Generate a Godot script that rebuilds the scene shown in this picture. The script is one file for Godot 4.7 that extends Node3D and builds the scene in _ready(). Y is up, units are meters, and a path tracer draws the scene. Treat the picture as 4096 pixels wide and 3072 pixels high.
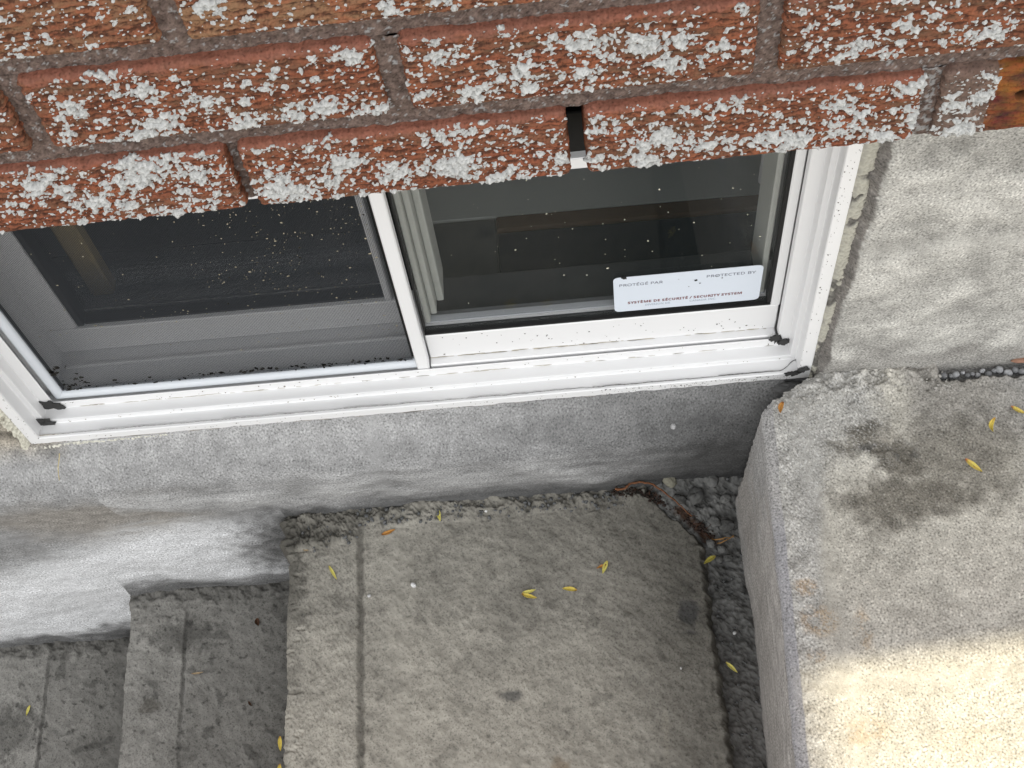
extends Node3D
# A basement window under a brick wall, seen from above: brick splashed with grey mortar,
# white sliding window with insect screen, parged foundation wall, cast steps and a landing.

var cc := Color.WHITE                 # colour of the vertex that a surface function just made
var used := {}
var rng := RandomNumberGenerator.new()

# ---------------------------------------------------------------- naming helpers
func numbered(called: String) -> String:
	var n: int = used.get(called, -1) + 1
	used[called] = n
	return called if n == 0 else "%s_%03d" % [called, n]

func tag(o: Node3D, label: String, category: String, group := "", kind := "") -> Node3D:
	if label: o.set_meta("label", label)
	if category: o.set_meta("category", category)
	if group: o.set_meta("group", group)
	if kind: o.set_meta("kind", kind)
	return o

func thing(called: String, label: String, category: String, at := Vector3.ZERO, group := "") -> Node3D:
	var o := Node3D.new()
	o.name = numbered(called)
	add_child(o, true)
	o.position = at
	tag(o, label, category, group)
	return o

func obj(called: String, mesh: Mesh, m: Material, parent: Node3D = null, kind := "") -> MeshInstance3D:
	var o := MeshInstance3D.new()
	o.name = numbered(called) if parent == null else called
	o.mesh = mesh
	o.material_override = m
	if parent == null: parent = self
	parent.add_child(o, true)
	if kind: o.set_meta("kind", kind)
	return o

# ---------------------------------------------------------------- noise and shape helpers
func nz(freq: float, s: int, oct := 3) -> FastNoiseLite:
	var n := FastNoiseLite.new()
	n.noise_type = FastNoiseLite.TYPE_SIMPLEX_SMOOTH
	n.frequency = freq
	n.seed = s
	n.fractal_type = FastNoiseLite.FRACTAL_FBM if oct > 1 else FastNoiseLite.FRACTAL_NONE
	n.fractal_octaves = oct
	return n

func sm(a: float, b: float, x: float) -> float:
	var t := clampf((x - a) / (b - a), 0.0, 1.0)
	return t * t * (3.0 - 2.0 * t)

func g(v: float, tint := Vector3.ONE) -> Color:
	return Color(v * tint.x, v * tint.y, v * tint.z)

func steps_of(a: float, b: float, step: float) -> PackedFloat32Array:
	var n := maxi(1, ceili((b - a) / step))
	var out := PackedFloat32Array()
	for i in n + 1: out.append(a + (b - a) * i / n)
	return out

func from_arrays(p: PackedVector3Array, n: PackedVector3Array, c: PackedColorArray, ix: PackedInt32Array) -> ArrayMesh:
	var a := []
	a.resize(Mesh.ARRAY_MAX)
	a[Mesh.ARRAY_VERTEX] = p
	a[Mesh.ARRAY_NORMAL] = n
	if c.size(): a[Mesh.ARRAY_COLOR] = c
	a[Mesh.ARRAY_INDEX] = ix
	var m := ArrayMesh.new()
	m.add_surface_from_arrays(Mesh.PRIMITIVE_TRIANGLES, a)
	return m

# A fine sheet: f(u, v) gives a point and leaves its colour in cc; INF leaves a hole.
# The outside is where du x dv points, or the other way when turned.
func sheet(us: PackedFloat32Array, vs: PackedFloat32Array, f: Callable, turned := false) -> ArrayMesh:
	var nu := us.size()
	var nv := vs.size()
	var all := PackedVector3Array()
	all.resize(nu * nv)
	var cols := PackedColorArray()
	cols.resize(nu * nv)
	var k := 0
	for j in nv:
		var v := vs[j]
		for i in nu:
			all[k] = f.call(us[i], v)
			cols[k] = cc
			k += 1
	return weave(all, cols, nu, nv, turned)

func weave(all: PackedVector3Array, cols: PackedColorArray, nu: int, nv: int, turned: bool, keep := PackedByteArray()) -> ArrayMesh:
	var map := PackedInt32Array()
	map.resize(nu * nv)
	map.fill(-1)
	var p := PackedVector3Array()
	var n := PackedVector3Array()
	var c := PackedColorArray()
	var ix := PackedInt32Array()
	var quads := PackedInt32Array()
	var has_keep := keep.size() > 0
	for j in nv - 1:
		for i in nu - 1:
			var a := j * nu + i
			if has_keep:
				if keep[a] + keep[a + 1] + keep[a + nu] + keep[a + nu + 1] == 0: continue
			elif all[a].x == INF or all[a + 1].x == INF or all[a + nu].x == INF or all[a + nu + 1].x == INF: continue
			quads.append(a)
			map[a] = 0
			map[a + 1] = 0
			map[a + nu] = 0
			map[a + nu + 1] = 0
	var s := -1.0 if turned else 1.0
	for j in nv:
		for i in nu:
			var a := j * nu + i
			if map[a] < 0: continue
			map[a] = p.size()
			p.append(all[a])
			c.append(cols[a])
			var w := a - 1 if i > 0 and all[a - 1].x != INF else a
			var e := a + 1 if i < nu - 1 and all[a + 1].x != INF else a
			var d := a - nu if j > 0 and all[a - nu].x != INF else a
			var t := a + nu if j < nv - 1 and all[a + nu].x != INF else a
			var nn := ((all[e] - all[w]).cross(all[t] - all[d]) * s).normalized()
			n.append(nn if nn.length_squared() > 0.5 else Vector3.BACK)
	for a in quads:
		var q0 := map[a]
		var q1 := map[a + 1]
		var q2 := map[a + nu]
		var q3 := map[a + nu + 1]
		if turned:
			ix.append_array(PackedInt32Array([q0, q1, q3, q0, q3, q2]))
		else:
			ix.append_array(PackedInt32Array([q0, q3, q1, q0, q2, q3]))
	return from_arrays(p, n, c, ix)

# Flat-shaded builder: quads and triangles given counter-clockwise as seen from outside.
class Flat:
	var p := PackedVector3Array()
	var n := PackedVector3Array()
	var ix := PackedInt32Array()
	func face(a: Array) -> void:
		var nn: Vector3 = ((a[1] - a[0]) as Vector3).cross(a[2] - a[0])
		if nn.length_squared() < 1e-16 and a.size() > 3: nn = ((a[2] - a[0]) as Vector3).cross(a[3] - a[0])
		nn = nn.normalized()
		var b := p.size()
		for q in a:
			p.append(q)
			n.append(nn)
		for k in range(1, a.size() - 1): ix.append_array(PackedInt32Array([b, b + k + 1, b + k]))
	# a box with chamfered edges
	func bar(lo: Vector3, hi: Vector3, e: float) -> void:
		var c := (lo + hi) / 2
		var h := (hi - lo) / 2
		e = minf(e, minf(h.x, minf(h.y, h.z)) * 0.9)
		for ax in 3:
			var bx := (ax + 1) % 3
			var cx := (ax + 2) % 3
			for s in [-1.0, 1.0]:
				var q := []
				for k in [[-1, -1], [1, -1], [1, 1], [-1, 1]]:
					var v := Vector3.ZERO
					v[ax] = h[ax] * s
					v[bx] = (h[bx] - e) * k[0]
					v[cx] = (h[cx] - e) * k[1]
					q.append(c + v)
				if s < 0: q.reverse()
				face(q)
			for s in [-1.0, 1.0]:
				for t in [-1.0, 1.0]:
					var q := []
					for k in [[0, -1], [1, -1], [1, 1], [0, 1]]:
						var v := Vector3.ZERO
						v[ax] = (h[ax] - e) * k[1]
						v[bx] = (h[bx] - (e if k[0] else 0.0)) * s
						v[cx] = (h[cx] - (0.0 if k[0] else e)) * t
						q.append(c + v)
					var nn: Vector3 = (q[1] - q[0]).cross(q[2] - q[0])
					var o := Vector3.ZERO
					o[bx] = s
					o[cx] = t
					if nn.dot(o) < 0: q.reverse()
					face(q)
		for s in [-1.0, 1.0]:
			for t in [-1.0, 1.0]:
				for u in [-1.0, 1.0]:
					var o := Vector3(s, t, u)
					var q := [c + Vector3(h.x, h.y - e, h.z - e) * o, c + Vector3(h.x - e, h.y, h.z - e) * o, c + Vector3(h.x - e, h.y - e, h.z) * o]
					if s * t * u < 0: q.reverse()
					face(q)
	func mesh() -> ArrayMesh:
		var a := []
		a.resize(Mesh.ARRAY_MAX)
		a[Mesh.ARRAY_VERTEX] = p
		a[Mesh.ARRAY_NORMAL] = n
		a[Mesh.ARRAY_INDEX] = ix
		var m := ArrayMesh.new()
		m.add_surface_from_arrays(Mesh.PRIMITIVE_TRIANGLES, a)
		return m

func box(x0: float, x1: float, y0: float, y1: float, z0: float, z1: float, e := 0.001) -> ArrayMesh:
	var f := Flat.new()
	f.bar(Vector3(x0, y0, z0), Vector3(x1, y1, z1), e)
	return f.mesh()

func paint(lin: Color, rough := 0.85, spec := 0.3) -> StandardMaterial3D:
	var m := StandardMaterial3D.new()
	m.albedo_color = lin.linear_to_srgb()
	m.roughness = rough
	m.metallic_specular = spec
	return m

func vertex_paint(rough := 0.9, spec := 0.25, grain := "", relief := 0.03) -> StandardMaterial3D:
	var m := StandardMaterial3D.new()
	m.vertex_color_use_as_albedo = true
	m.roughness = rough
	m.metallic_specular = spec
	if grain:
		m.uv1_triplanar = true
		m.uv1_world_triplanar = true
		m.uv1_triplanar_sharpness = 6.0
		m.uv1_scale = Vector3.ONE * 2.3
		m.albedo_texture = grains[grain][0]
		m.heightmap_enabled = true
		m.heightmap_texture = grains[grain][1]
		m.heightmap_scale = relief
	return m

# fine grain of cement, as a tone about 1 and as a height: [size of grain, its share, coarser grain, its share, pits, bright grains]
var grains := {}
func make_grains() -> void:
	for kind in {"sand": [0.36, 0.30, 0.075, 0.16, 0.42, 0.38], "cement": [0.38, 0.11, 0.055, 0.08, 0.34, 0.06]}:
		var p: Array = {"sand": [0.36, 0.30, 0.075, 0.16, 0.42, 0.38], "cement": [0.38, 0.11, 0.055, 0.08, 0.34, 0.06]}[kind]
		var size := 1024
		var data := []
		for q in 3:
			var n := FastNoiseLite.new()
			n.noise_type = FastNoiseLite.TYPE_SIMPLEX_SMOOTH
			n.fractal_type = FastNoiseLite.FRACTAL_FBM if q < 2 else FastNoiseLite.FRACTAL_NONE
			n.fractal_octaves = 2
			n.seed = 900 + q + kind.length()
			n.frequency = [p[0], p[2], 0.16][q]
			data.append(n.get_seamless_image(size, size, false, false, 0.1, true).get_data())
		var a: PackedByteArray = data[0]
		var b: PackedByteArray = data[1]
		var c: PackedByteArray = data[2]
		var tone := PackedFloat32Array()
		tone.resize(size * size * 3)
		var high := PackedByteArray()
		high.resize(size * size)
		var k := 0
		for i in size * size:
			var x := (a[i] - 128) / 128.0
			var y := (b[i] - 128) / 128.0
			var z := (c[i] - 128) / 128.0
			var t: float = 1.0 + p[1] * x + p[3] * y
			if z < -0.42: t -= p[4] * minf(1.0, (-0.42 - z) * 5.0)
			elif z > 0.45: t += p[5] * minf(1.0, (z - 0.45) * 5.0)
			t = clampf(t, 0.16, 2.2)
			tone[k] = t
			tone[k + 1] = t
			tone[k + 2] = t
			k += 3
			high[i] = clampi(int(110 + 70 * x + 60 * y + (90 * minf(0.0, z + 0.42) if z < 0 else 60 * maxf(0.0, z - 0.45))), 0, 255)
		var im := Image.create_from_data(size, size, false, Image.FORMAT_RGBF, tone.to_byte_array())
		var hi := Image.create_from_data(size, size, false, Image.FORMAT_L8, high)
		grains[kind] = [ImageTexture.create_from_image(im), ImageTexture.create_from_image(hi)]

# a crumbled stone: a subdivided ball pushed about by noise, flattened
func stone(r: float, s: int, flat: float, base: float, tint := Vector3.ONE, rings := 9) -> ArrayMesh:
	var n := nz(0.75, s, 3)
	n.noise_type = FastNoiseLite.TYPE_CELLULAR if s % 2 else FastNoiseLite.TYPE_SIMPLEX_SMOOTH
	var fine := nz(3.0, s + 9, 2)
	var f := func(u: float, v: float) -> Vector3:
		var d := Vector3(cos(u) * sin(v), cos(v), sin(u) * sin(v))
		var q := d * 1.3
		var k := 1.0 + 0.38 * n.get_noise_3d(q.x, q.y, q.z) + 0.14 * fine.get_noise_3d(q.x, q.y, q.z)
		cc = g(base * (1.0 + 0.5 * fine.get_noise_3d(q.z, q.x, q.y)), tint)
		return Vector3(d.x, d.y * flat, d.z * 0.8) * r * k
	return sheet(steps_of(0, TAU, TAU / (rings * 2)), steps_of(0.02, PI - 0.02, PI / rings), f)

# =================================================================================
func _ready() -> void:
	rng.seed = 7
	# ------------------------------------------------------------ camera
	var cam := Camera3D.new()
	cam.name = "camera"
	cam.transform = Transform3D(Basis(Vector3(0.99610672, -0.06745015, 0.05676161), Vector3(0.0821268, 0.47600536, -0.87559928), Vector3(0.03204048, 0.87685197, 0.4796916)).orthonormalized(), Vector3(0, 0.76147, 0.57489))
	cam.fov = 31.42
	cam.near = 0.02
	cam.far = 500.0
	add_child(cam, true)
	cam.current = true
	# ------------------------------------------------------------ sky, exposure
	var sky_m := ProceduralSkyMaterial.new()
	sky_m.sky_top_color = Color(0.86, 0.865, 0.87)
	sky_m.sky_horizon_color = Color(0.93, 0.925, 0.915)
	sky_m.sky_curve = 0.25
	sky_m.ground_bottom_color = Color(0.35, 0.34, 0.32)
	sky_m.ground_horizon_color = Color(0.6, 0.6, 0.58)
	sky_m.sun_angle_max = 1.0
	var sky := Sky.new()
	sky.sky_material = sky_m
	var env := Environment.new()
	env.background_mode = Environment.BG_SKY
	env.sky = sky
	env.background_energy_multiplier = 1.0
	env.tonemap_mode = Environment.TONE_MAPPER_LINEAR
	env.tonemap_exposure = 2.8
	env.sdfgi_enabled = true
	env.ssao_enabled = true
	env.ssil_enabled = true
	var we := WorldEnvironment.new()
	we.name = "world_environment"
	we.environment = env
	add_child(we, true)
	# ------------------------------------------------------------ sun: high, from the right, along the wall
	var sun := DirectionalLight3D.new()
	sun.name = "sun"
	sun.light_energy = 0.65
	sun.light_color = Color(1.0, 0.955, 0.83)
	sun.light_angular_distance = 0.55
	sun.shadow_enabled = true
	var dir := Vector3(-0.46, -1.0, -0.13).normalized()
	sun.transform = Transform3D(Basis.looking_at(dir, Vector3.BACK), Vector3(1, 4, 0))
	add_child(sun, true)
	# ------------------------------------------------------------ large structure
	make_grains()
	build_ground()
	build_house()
	build_foundation()
	build_steps()
	build_landing()
	build_room()
	build_window()
	# ------------------------------------------------------------ small things
	build_rubble()
	build_leaves()
	build_twig()

# ---------------------------------------------------------------- ground
func build_ground() -> void:
	var n := nz(6.0, 3, 4)
	var far := PackedFloat32Array([-60, -20, -6, -3, -2, -1, 0, 1, 2, 3, 6, 20, 60])
	var f := func(u: float, v: float) -> Vector3:
		cc = g(0.2 + 0.06 * n.get_noise_2d(u, v), Vector3(1.05, 1.0, 0.92))
		return Vector3(u, -1.27, v)
	tag(obj("ground", sheet(far, PackedFloat32Array([-60, -20, -6, -3, 0, 1, 2, 4, 8, 20, 60]), f, true), vertex_paint()), "", "", "", "structure")
	# pavement beyond the stairwell, and the low wall that holds it
	var m := paint(g(0.27, Vector3(1.03, 1, 0.96)))
	tag(obj("pavement", box(-8, 8, -0.60, -0.475, 2.65, 9.0, 0.01), m), "", "", "", "structure")
	var w := thing("retaining_wall", "low concrete wall across the stairwell from the window", "wall")
	obj("wall_face", box(-8, 8, -1.27, -0.48, 2.6, 2.648, 0.005), m, w)

# ---------------------------------------------------------------- brick house wall
func build_house() -> void:
	var wall := thing("brick_wall", "red brick wall splashed with grey mortar above the basement window", "wall")
	wall.rotation.z = 0.0249
	var bm := vertex_paint(0.88, 0.3, "cement", 0.02)
	var sp := vertex_paint(0.92, 0.2, "cement", 0.02)
	var mm := vertex_paint(0.95, 0.15, "cement", 0.03)
	var h := 0.0655
	# x from, x to, course, seed, how much splash, tone, in full detail
	var list := [
		[-0.4245, -0.2040, 0, 1, 1.25, 0.1], [-0.1955, 0.0226, 0, 2, 1.15, 0.2], [0.0340, 0.2545, 0, 3, 1.15, 0.35], [0.2672, 0.4865, 0, 4, 0.9, 0.55],
		[-0.5440, -0.3235, 1, 5, 0.45, 0.35], [-0.3095, -0.0892, 1, 6, 0.85, 0.3], [-0.0749, 0.1430, 1, 7, 0.95, 0.45], [0.1578, 0.3780, 1, 8, 0.75, 0.5],
		[-0.4330, -0.2115, 2, 9, 0.5, 0.75], [-0.1955, 0.0245, 2, 10, 0.45, 0.9], [0.0385, 0.2585, 2, 11, 0.5, 0.6],
	]
	for b in list:
		brick(wall, b[0], b[1], 0.0005 + 0.0833 * b[2], h, b[3], b[4], b[5], bm, sp)
	# recessed mortar: bed joints and head joints, each a strip of its own
	for k in 3:
		joint(wall, -0.56, 0.49, 0.0833 * k + 0.0640, 0.0833 * (k + 1) + 0.0020, 40 + k, -0.0085, mm)
	for q in [[-0.2040, -0.1955, 0, 0.0115], [0.2545, 0.2672, 0, 0.008], [-0.3235, -0.3095, 1, 0.0075], [-0.0892, -0.0749, 1, 0.0065], [0.1430, 0.1578, 1, 0.0065], [0.3780, 0.392, 1, 0.007], [-0.2115, -0.1955, 2, 0.0065], [0.0245, 0.0385, 2, 0.007]]:
		joint(wall, q[0] - 0.002, q[1] + 0.002, 0.0833 * q[2] - 0.0015, 0.0833 * q[2] + 0.0655, 50 + int(q[0] * 100), -q[3], mm)
	# the wall that goes on above and beside, the dark steel that carries the bricks, two added sun blockers
	var far := paint(Color(0.22, 0.09, 0.06))
	obj("upper_wall", box(-4, 4, 0.2505, 5.6, -0.25, -0.001, 0.002), far, wall)
	obj("side_wall", box(-4, -0.56, 0.0, 0.2495, -0.25, -0.002, 0.002), far, wall)
	obj("side_wall", box(0.492, 4, 0.0, 0.2495, -0.25, -0.002, 0.002), far, wall)
	obj("backing_wall", box(-0.558, 0.49, 0.010, 0.2495, -0.22, -0.092, 0.002), paint(g(0.03)), wall)
	obj("steel_lintel", box(-0.60, 0.40, -0.040, 0.005, -0.145, -0.052, 0.001), paint(g(0.012), 0.7), wall)
	var sun_edge_blocker := obj("sun_edge_blocker", box(-0.05, 3.0, 2.3, 2.42, -0.85, 0.0, 0.005), paint(g(0.5)), wall)  # added unseen slab; its edge cuts the sun patch on the landing
	sun_edge_blocker.position = Vector3(1.45, 0, 0.597)
	sun_edge_blocker.rotation.y = 0.07
	obj("upper_sun_blocker", box(-4, 2.835, 4.9, 5.05, -0.25, 1.6, 0.005), paint(g(0.4)), wall)  # added unseen slab that keeps the sun off the steps

func brick(wall: Node3D, x0: float, x1: float, y0: float, h: float, s: int, cover: float, tone: float, bm: Material, sp: Material) -> void:
	var step := 0.00072
	var w := x1 - x0
	var us := steps_of(-0.009, w + 0.009, step)
	us.insert(0, -0.088)
	us.append(w + 0.088)
	var vs := steps_of(-0.0075, h + 0.013, step)
	vs.insert(0, -0.088)
	vs.append(h + 0.088)
	var nu := us.size()
	var nv := vs.size()
	var rug := nz(1.0, s * 31 + 1, 4)          # looked up with stretched axes: drawn-out scratches
	var pit := nz(1.0, s * 31 + 2, 2)
	var lump := nz(22.0, s * 31 + 3, 3)
	var fine := nz(420.0, s * 31 + 4, 2)
	var edge := nz(75.0, s * 31 + 5, 3)
	var hue := nz(1.0, s * 31 + 6, 3)
	var rag := nz(330.0, s * 31 + 7, 2)
	var r := 0.0045
	var count := nu * nv
	var pos := PackedVector3Array(); pos.resize(count)
	var col := PackedColorArray(); col.resize(count)
	var nor := PackedVector3Array(); nor.resize(count)
	var ragged := PackedFloat32Array(); ragged.resize(count)
	var lobes := PackedFloat32Array(); lobes.resize(count)
	var lobe := nz(135.0, s * 31 + 8, 3)
	var k := 0
	var face_c := Vector3.ZERO
	for j in nv:
		var v := vs[j]
		for i in nu:
			var u := us[i]
			var X := x0 + u
			var Y := y0 + v
			var iu := clampf(u, r, w - r)
			var iv := clampf(v, r, h - r)
			var o := Vector2(u - iu, v - iv)
			var ol := o.length()
			var e1 := edge.get_noise_2d(X * 1.0 + 9, Y)
			var p := Vector3(iu, iv, 0)
			var nn := Vector3.BACK
			if ol > 0.0:
				var a := minf(ol / r, PI / 2)
				var d := o / ol
				var back := maxf(0.0, ol - r * PI / 2)
				p += Vector3(d.x, d.y, 0) * r * sin(a)
				p.z = -r * (1.0 - cos(a)) - back
				nn = Vector3(d.x * sin(a), d.y * sin(a), cos(a))
			var f := fine.get_noise_2d(X, Y)
			var rg := rug.get_noise_2d(X * 55.0, Y * 210.0)
			var pt := pit.get_noise_2d(X * 130.0 + 70, Y * 330.0)
			var lp := lump.get_noise_2d(X, Y * 1.6)
			# the top arris is smooth and pinkish, the face is torn
			var torn := sm(0.0, 0.006, (h - 0.0005) - v + 0.006 * e1) * sm(1.3, 0.6, absf(o.y) / r if o.y > 0 else 0.0)
			var disp := torn * (0.0020 * rg + 0.0013 * minf(pt, 0.1) - 0.0005) + 0.0006 * lp + 0.00015 * f + 0.0006 * e1 * (1.0 if ol > 0 else 0.3)
			if o.y < 0.0: disp *= 0.45
			pos[k] = Vector3(x0, y0, 0) + p + nn * disp
			nor[k] = nn
			ragged[k] = rag.get_noise_2d(X, Y)
			lobes[k] = lobe.get_noise_2d(X, Y)
			# colour: orange-red clay, burnt brown bands, dark tears
			var hb := hue.get_noise_2d(X * 13.0 + 5.0, Y * 75.0) + 0.55 * hue.get_noise_2d(X * 70.0, Y * 190.0 + 40.0)
			var brown := clampf(0.5 * tone + 0.75 * hb + 0.15, 0.0, 1.0)
			var c := Color(0.240, 0.083, 0.046).lerp(Color(0.135, 0.082, 0.052).lerp(Color(0.25, 0.142, 0.080), sm(0.5, 0.9, tone)), brown)
			c = c.lerp(Color(0.30, 0.105, 0.054), sm(0.15, 0.6, lp + 0.5 * rg) * 0.6)
			var dark := sm(0.02, -0.40, rg + 0.6 * pt + 0.3 * f + 0.35 * hb) * torn
			c = c.lerp(Color(0.070, 0.033, 0.022), dark * 0.85)
			c = c.lerp(Color(0.27, 0.115, 0.085) * (1.0 + 0.35 * hue.get_noise_2d(X * 260.0, Y * 30.0)), (1.0 - torn) * 0.6)
			c *= 0.84 * (1.0 + 0.22 * f + 0.10 * e1)
			if s == 4 and X > 0.292:            # the rusty broken end of the last brick of the lowest course
				var rust := sm(0.294, 0.306, X + 0.012 * e1 + 0.10 * (Y - 0.03))
				c = c.lerp(Color(0.155 + 0.12 * lp + 0.05 * e1, 0.058 + 0.05 * lp + 0.02 * rg, 0.022), rust)
				var hole := sm(0.0052, 0.0036, Vector2(X - 0.3215, (Y - 0.0375) * 0.9).length() + 0.001 * e1)
				pos[k].z -= hole * 0.008
				c = c.lerp(Color(0.02, 0.012, 0.008), hole)
			if s == 4 and X < 0.300:
				c = c.lerp(Color(0.125, 0.095, 0.080) * (1.0 + 0.5 * e1), 0.8)
			col[k] = Color(c.r, c.g, c.b)
			k += 1
	var body := obj("brick", weave(pos, col, nu, nv, false), bm, wall)
	# mortar splash: blobs stamped into a field over the brick; where the field is above zero it stands proud
	var field := PackedFloat32Array()
	field.resize(count)
	field.fill(-0.004)
	rng.seed = 1000 + s
	var blobs := []
	if cover > 0.0:
		for q in int(12 * cover): blobs.append([rng.randf_range(0.002, w), rng.randf() ** 0.95, rng.randf_range(0.0032, 0.0098) * (0.6 + 0.4 * cover)])
		for q in int(118 * cover): blobs.append([rng.randf_range(0, w), rng.randf() ** 0.95, rng.randf_range(0.0010, 0.0034)])
		for q in int(760 * sqrt(cover)): blobs.append([rng.randf_range(0, w), rng.randf() ** 0.9, rng.randf_range(0.00045, 0.0011)])
	for extra in [[6, 0.073, 0.72, 0.0085], [6, 0.074, 0.22, 0.0120], [6, 0.060, 0.10, 0.0085], [6, 0.205, 0.86, 0.0080], [1, 0.160, 0.72, 0.0125], [1, 0.156, 0.93, 0.009], [7, 0.149, 0.62, 0.0120], [7, 0.123, 0.74, 0.006], [4, 0.020, 0.08, 0.010], [4, 0.012, 0.5, 0.008], [8, 0.215, 0.14, 0.011], [8, 0.198, 0.16, 0.010], [8, 0.182, 0.12, 0.009], [8, 0.165, 0.10, 0.007], [8, 0.13, 0.25, 0.0075], [3, 0.20, 0.12, 0.009], [3, 0.212, 0.85, 0.008], [3, 0.006, 0.25, 0.007], [2, 0.212, 0.3, 0.008], [2, 0.14, 0.42, 0.0105], [2, 0.03, 0.25, 0.0095], [2, 0.10, 0.35, 0.009]]:
		if extra[0] == s: blobs.append([extra[1], 1.0 - extra[2], extra[3]])
	for big in blobs.duplicate():              # droplets thrown about each larger splash
		if big[2] < 0.0035: continue
		for q in 14:
			var a := rng.randf() * TAU
			var far: float = big[2] * rng.randf_range(0.9, 2.0)
			blobs.append([clampf(big[0] + cos(a) * far * 1.2, 0.001, w - 0.001), clampf(big[1] + sin(a) * far * 0.8 / h, 0.01, 0.99), rng.randf_range(0.0006, 0.0021)])
	for b in blobs:
		var bu: float = b[0]
		var bv: float = h * (1.0 - b[1]) if b[1] <= 1.0 else 0.0
		var br: float = b[2]
		if s == 4 and x0 + bu > 0.302: continue
		var sx := rng.randf_range(0.95, 1.6)
		var sy := rng.randf_range(0.6, 1.0)
		var tilt := rng.randf_range(-0.6, 0.6)
		var ca := cos(tilt)
		var sa := sin(tilt)
		var reach := br * 2.0
		var i0 := clampi(int((bu - reach + 0.009) / step), 1, nu - 2)
		var i1 := clampi(int((bu + reach + 0.009) / step) + 2, 1, nu - 2)
		var j0 := clampi(int((bv - reach + 0.0075) / step), 1, nv - 2)
		var j1 := clampi(int((bv + reach + 0.0075) / step) + 2, 1, nv - 2)
		for j in range(j0, j1 + 1):
			for i in range(i0, i1 + 1):
				var du := us[i] - bu
				var dv := vs[j] - bv
				var qx := (du * ca + dv * sa) / sx
				var qy := (dv * ca - du * sa) / sy
				var d := sqrt(qx * qx + qy * qy)
				var kk := j * nu + i
				var val := br * (0.84 + 0.9 * lobes[kk]) + minf(br * 0.55, 0.0016) * ragged[kk] * 1.5 - d
				if val > field[kk]: field[kk] = val
	var keep := PackedByteArray()
	keep.resize(count)
	var spos := PackedVector3Array(); spos.resize(count)
	var scol := PackedColorArray(); scol.resize(count)
	for q in count:
		var fv := field[q]
		if fv <= -0.0039:
			spos[q] = pos[q] - nor[q] * 0.0006
			continue
		var hgt := 0.0
		if fv > 0.0:
			keep[q] = 1
			hgt = minf(fv * 0.65, 0.0010 + fv * 0.13) * (1.0 + 0.45 * ragged[q] + 0.9 * lobes[q]) + 0.00018
		else:
			hgt = maxf(fv * 0.8, -0.0006)
		if nor[q].y < -0.3 and hgt > 0.0: hgt *= 0.4
		spos[q] = pos[q] + nor[q] * hgt
		var b := 0.385 + 0.10 * ragged[q] + 0.10 * lobes[q] + clampf(fv * 20.0, 0.0, 0.06)
		scol[q] = g(b, Vector3(0.99, 1.0, 0.985))
	var any := keep.count(1)
	if any > 0:
		obj("mortar_splash", weave(spos, scol, nu, nv, false, keep), sp, body, "stuff")

func joint(wall: Node3D, x0: float, x1: float, y0: float, y1: float, s: int, depth: float, m: Material) -> void:
	var a := nz(120.0, s, 4)
	var b := nz(26.0, s + 1, 2)
	var fine := nz(600.0, s + 2, 1)
	var specks := nz(150.0, s + 3, 2)
	var thick := 0.22 if s == 75 else 0.0           # one joint is smeared over with pale mortar
	var f := func(u: float, v: float) -> Vector3:
		var n := a.get_noise_2d(u, v)
		var w := fine.get_noise_2d(u, v)
		var c := g(0.100 * (1.0 + 0.6 * n + 0.3 * w), Vector3(1.28, 0.95, 0.82))
		c = c.lerp(g(0.30), sm(0.45, 0.57, specks.get_noise_2d(u, v) + 0.25 * w + thick * 1.6) * 0.8)
		cc = c
		return Vector3(u, v, depth + 0.0018 * b.get_noise_2d(u, v) + 0.0012 * n)
	obj("mortar_joint", sheet(steps_of(x0, x1, 0.0011), steps_of(y0, y1, 0.0011), f), m, wall)

# ---------------------------------------------------------------- parged foundation wall
func ellipse(x: float, y: float, cx: float, cy: float, rx: float, ry: float, warp: float, soft := 0.35) -> float:
	return sm(1.0 + soft, 1.0 - soft, Vector2((x - cx) / rx, (y - cy) / ry).length() + warp)

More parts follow.
